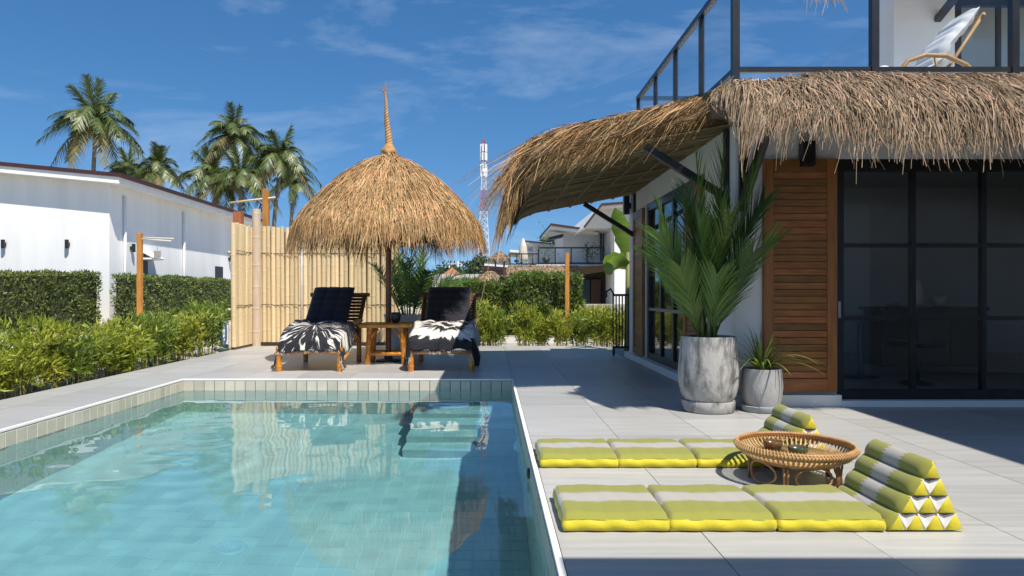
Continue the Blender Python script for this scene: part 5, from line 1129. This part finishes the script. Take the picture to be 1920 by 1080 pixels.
# ---------------------------------------------------------------- coconut palms
pl1 = mat('coconut_leaf', (.065,.11,.025), (.15,.175,.045), rough=.42, scale=.8, island=.4, trans=.25, spec=.6)
pl2 = mat('coconut_leaf_dry', (.22,.17,.05), (.15,.14,.04), rough=.6, scale=.8, island=.4, trans=.25)
trk = mat('palm_trunk', (.30,.26,.21), (.2,.17,.14), rough=.9, scale=1.5, stretch=(1,1,5), bump=.5)
def coconut(px, py, y, rpx, nfr, lean, label, seed, rise=.0):
    c_ = at(px,py,y); s_ = rpx*y/1300; r2 = random.Random(seed); t = thing('coconut_palm', (c_.x-lean,y,-.12), label, 'palm tree', 'coconut palms behind the houses')
    top = Vector((lean,0,c_.z+.12)); pts = [Vector((lean*f**2,0,top.z*f)) for f in np.linspace(0,1,9)]
    MB().tube(pts, list(np.linspace(.24,.15,9)), 10).build('trunk', trk, t, smooth=True)
    cr = MB(); cr.lathe([(.15,-.5),(.3,-.1),(.28,.2),(.1,.6)],10,(top.x,0,top.z)); crown = cr.build('crown', mat('palm_heart',(.16,.15,.05),rough=.7), t, smooth=True)
    for i in range(nfr):
        a_ = i*2.4+r2.uniform(-.25,.25); f_ = i/nfr; el = 1.25-1.75*f_+r2.uniform(-.15,.15); L_ = s_*r2.uniform(.95,1.2)
        frond((top.x,0,top.z+.15), (math.cos(a_)*math.cos(el)-.10, math.sin(a_)*math.cos(el), math.sin(el)+.25), L_, 40, s_*.30, .085*s_/3.2, r2.uniform(.5,.95) if el < 1 else r2.uniform(.15,.3), pl2 if f_ > .88 else pl1, crown, vee=-.15-.3*f_, start=.16, twist=r2.uniform(-.5,.5))
    for i in range(5): a_ = i*1.25; o = MB(); o.lathe([(0,-.15),(.11,-.1),(.14,0),(.1,.11),(0,.15)],8,(top.x+.32*math.cos(a_),.32*math.sin(a_),top.z-.35)); o.build('coconut', mat('coconut_husk',(.2,.16,.04),rough=.6), crown, smooth=True)
coconut(180,232,60,84,40,.5,'tallest lone coconut palm above the white house roof',1)
coconut(240,322,66,50,30,-.3,'small dark coconut palm right of the tallest palm, low over the roof',2)
coconut(297,322,64,56,32,.3,'bushy coconut palm over the middle of the white roof',3)
coconut(398,335,60,66,36,-.8,'left palm of the clump behind the white house end',4)
coconut(440,258,62,68,38,.4,'highest palm of the clump behind the bamboo fence',5)
coconut(452,338,58,66,36,.2,'lowest middle palm of the clump behind the timber post',6)
coconut(527,303,60,70,40,.9,'right hand palm of the clump, beside the parasol',7)
coconut(552,345,68,50,28,.6,'slim palm half hidden left of the parasol thatch',8)
# distant trees that close the horizon
tm = mat('far_foliage', (.035,.065,.025), (.06,.095,.03), rough=.8, scale=.3, island=.4)
def far_tree(x_, y_, h_, r_, label, seed):
    r2 = np.random.default_rng(seed); t = thing('broad_tree', (x_,y_,-.12), label, 'tree', 'distant trees on the horizon')
    MB().tube([(0,0,0),(.1,0,h_*.4),(0,0,h_*.7)],[.3,.22,.12],8).build('trunk', trk, t, smooth=True)
    k = 1300; cen = r2.normal(0,1,(9,3))*np.array([r_*.45,r_*.45,h_*.16])+np.array([0,0,h_*.62]); ci = r2.integers(0,9,k); P_ = cen[ci]+unit(r2.normal(size=(k,3)))*r_*.42*(r2.uniform(.5,1.05,k)[:,None]); P_[:,2] = np.maximum(P_[:,2], .2)
    V, F = leafquads(P_, unit(r2.normal(size=(k,3))), unit(r2.normal(size=(k,3))), r2.uniform(.4,.9,k), r2.uniform(.25,.5,k)); raw('crown', V, F, tm, t)['kind'] = 'stuff'
for i, x_ in enumerate((-40,-36,-32.5,-10.5,-7.5,-1.5,2.5,6)):
    far_tree(x_, 108+random.uniform(-6,12), random.uniform(4.2,6.8), random.uniform(2.6,3.8), 'low rounded tree on the horizon, %s from the left' % ORD[i], 100+i)
far_tree(-18.5,50,5.2,3.2,'round green tree behind the bamboo fence top, left of the parasol',200); far_tree(-4.2,92,5.0,3.0,'dark rounded tree right of the utility poles',201)
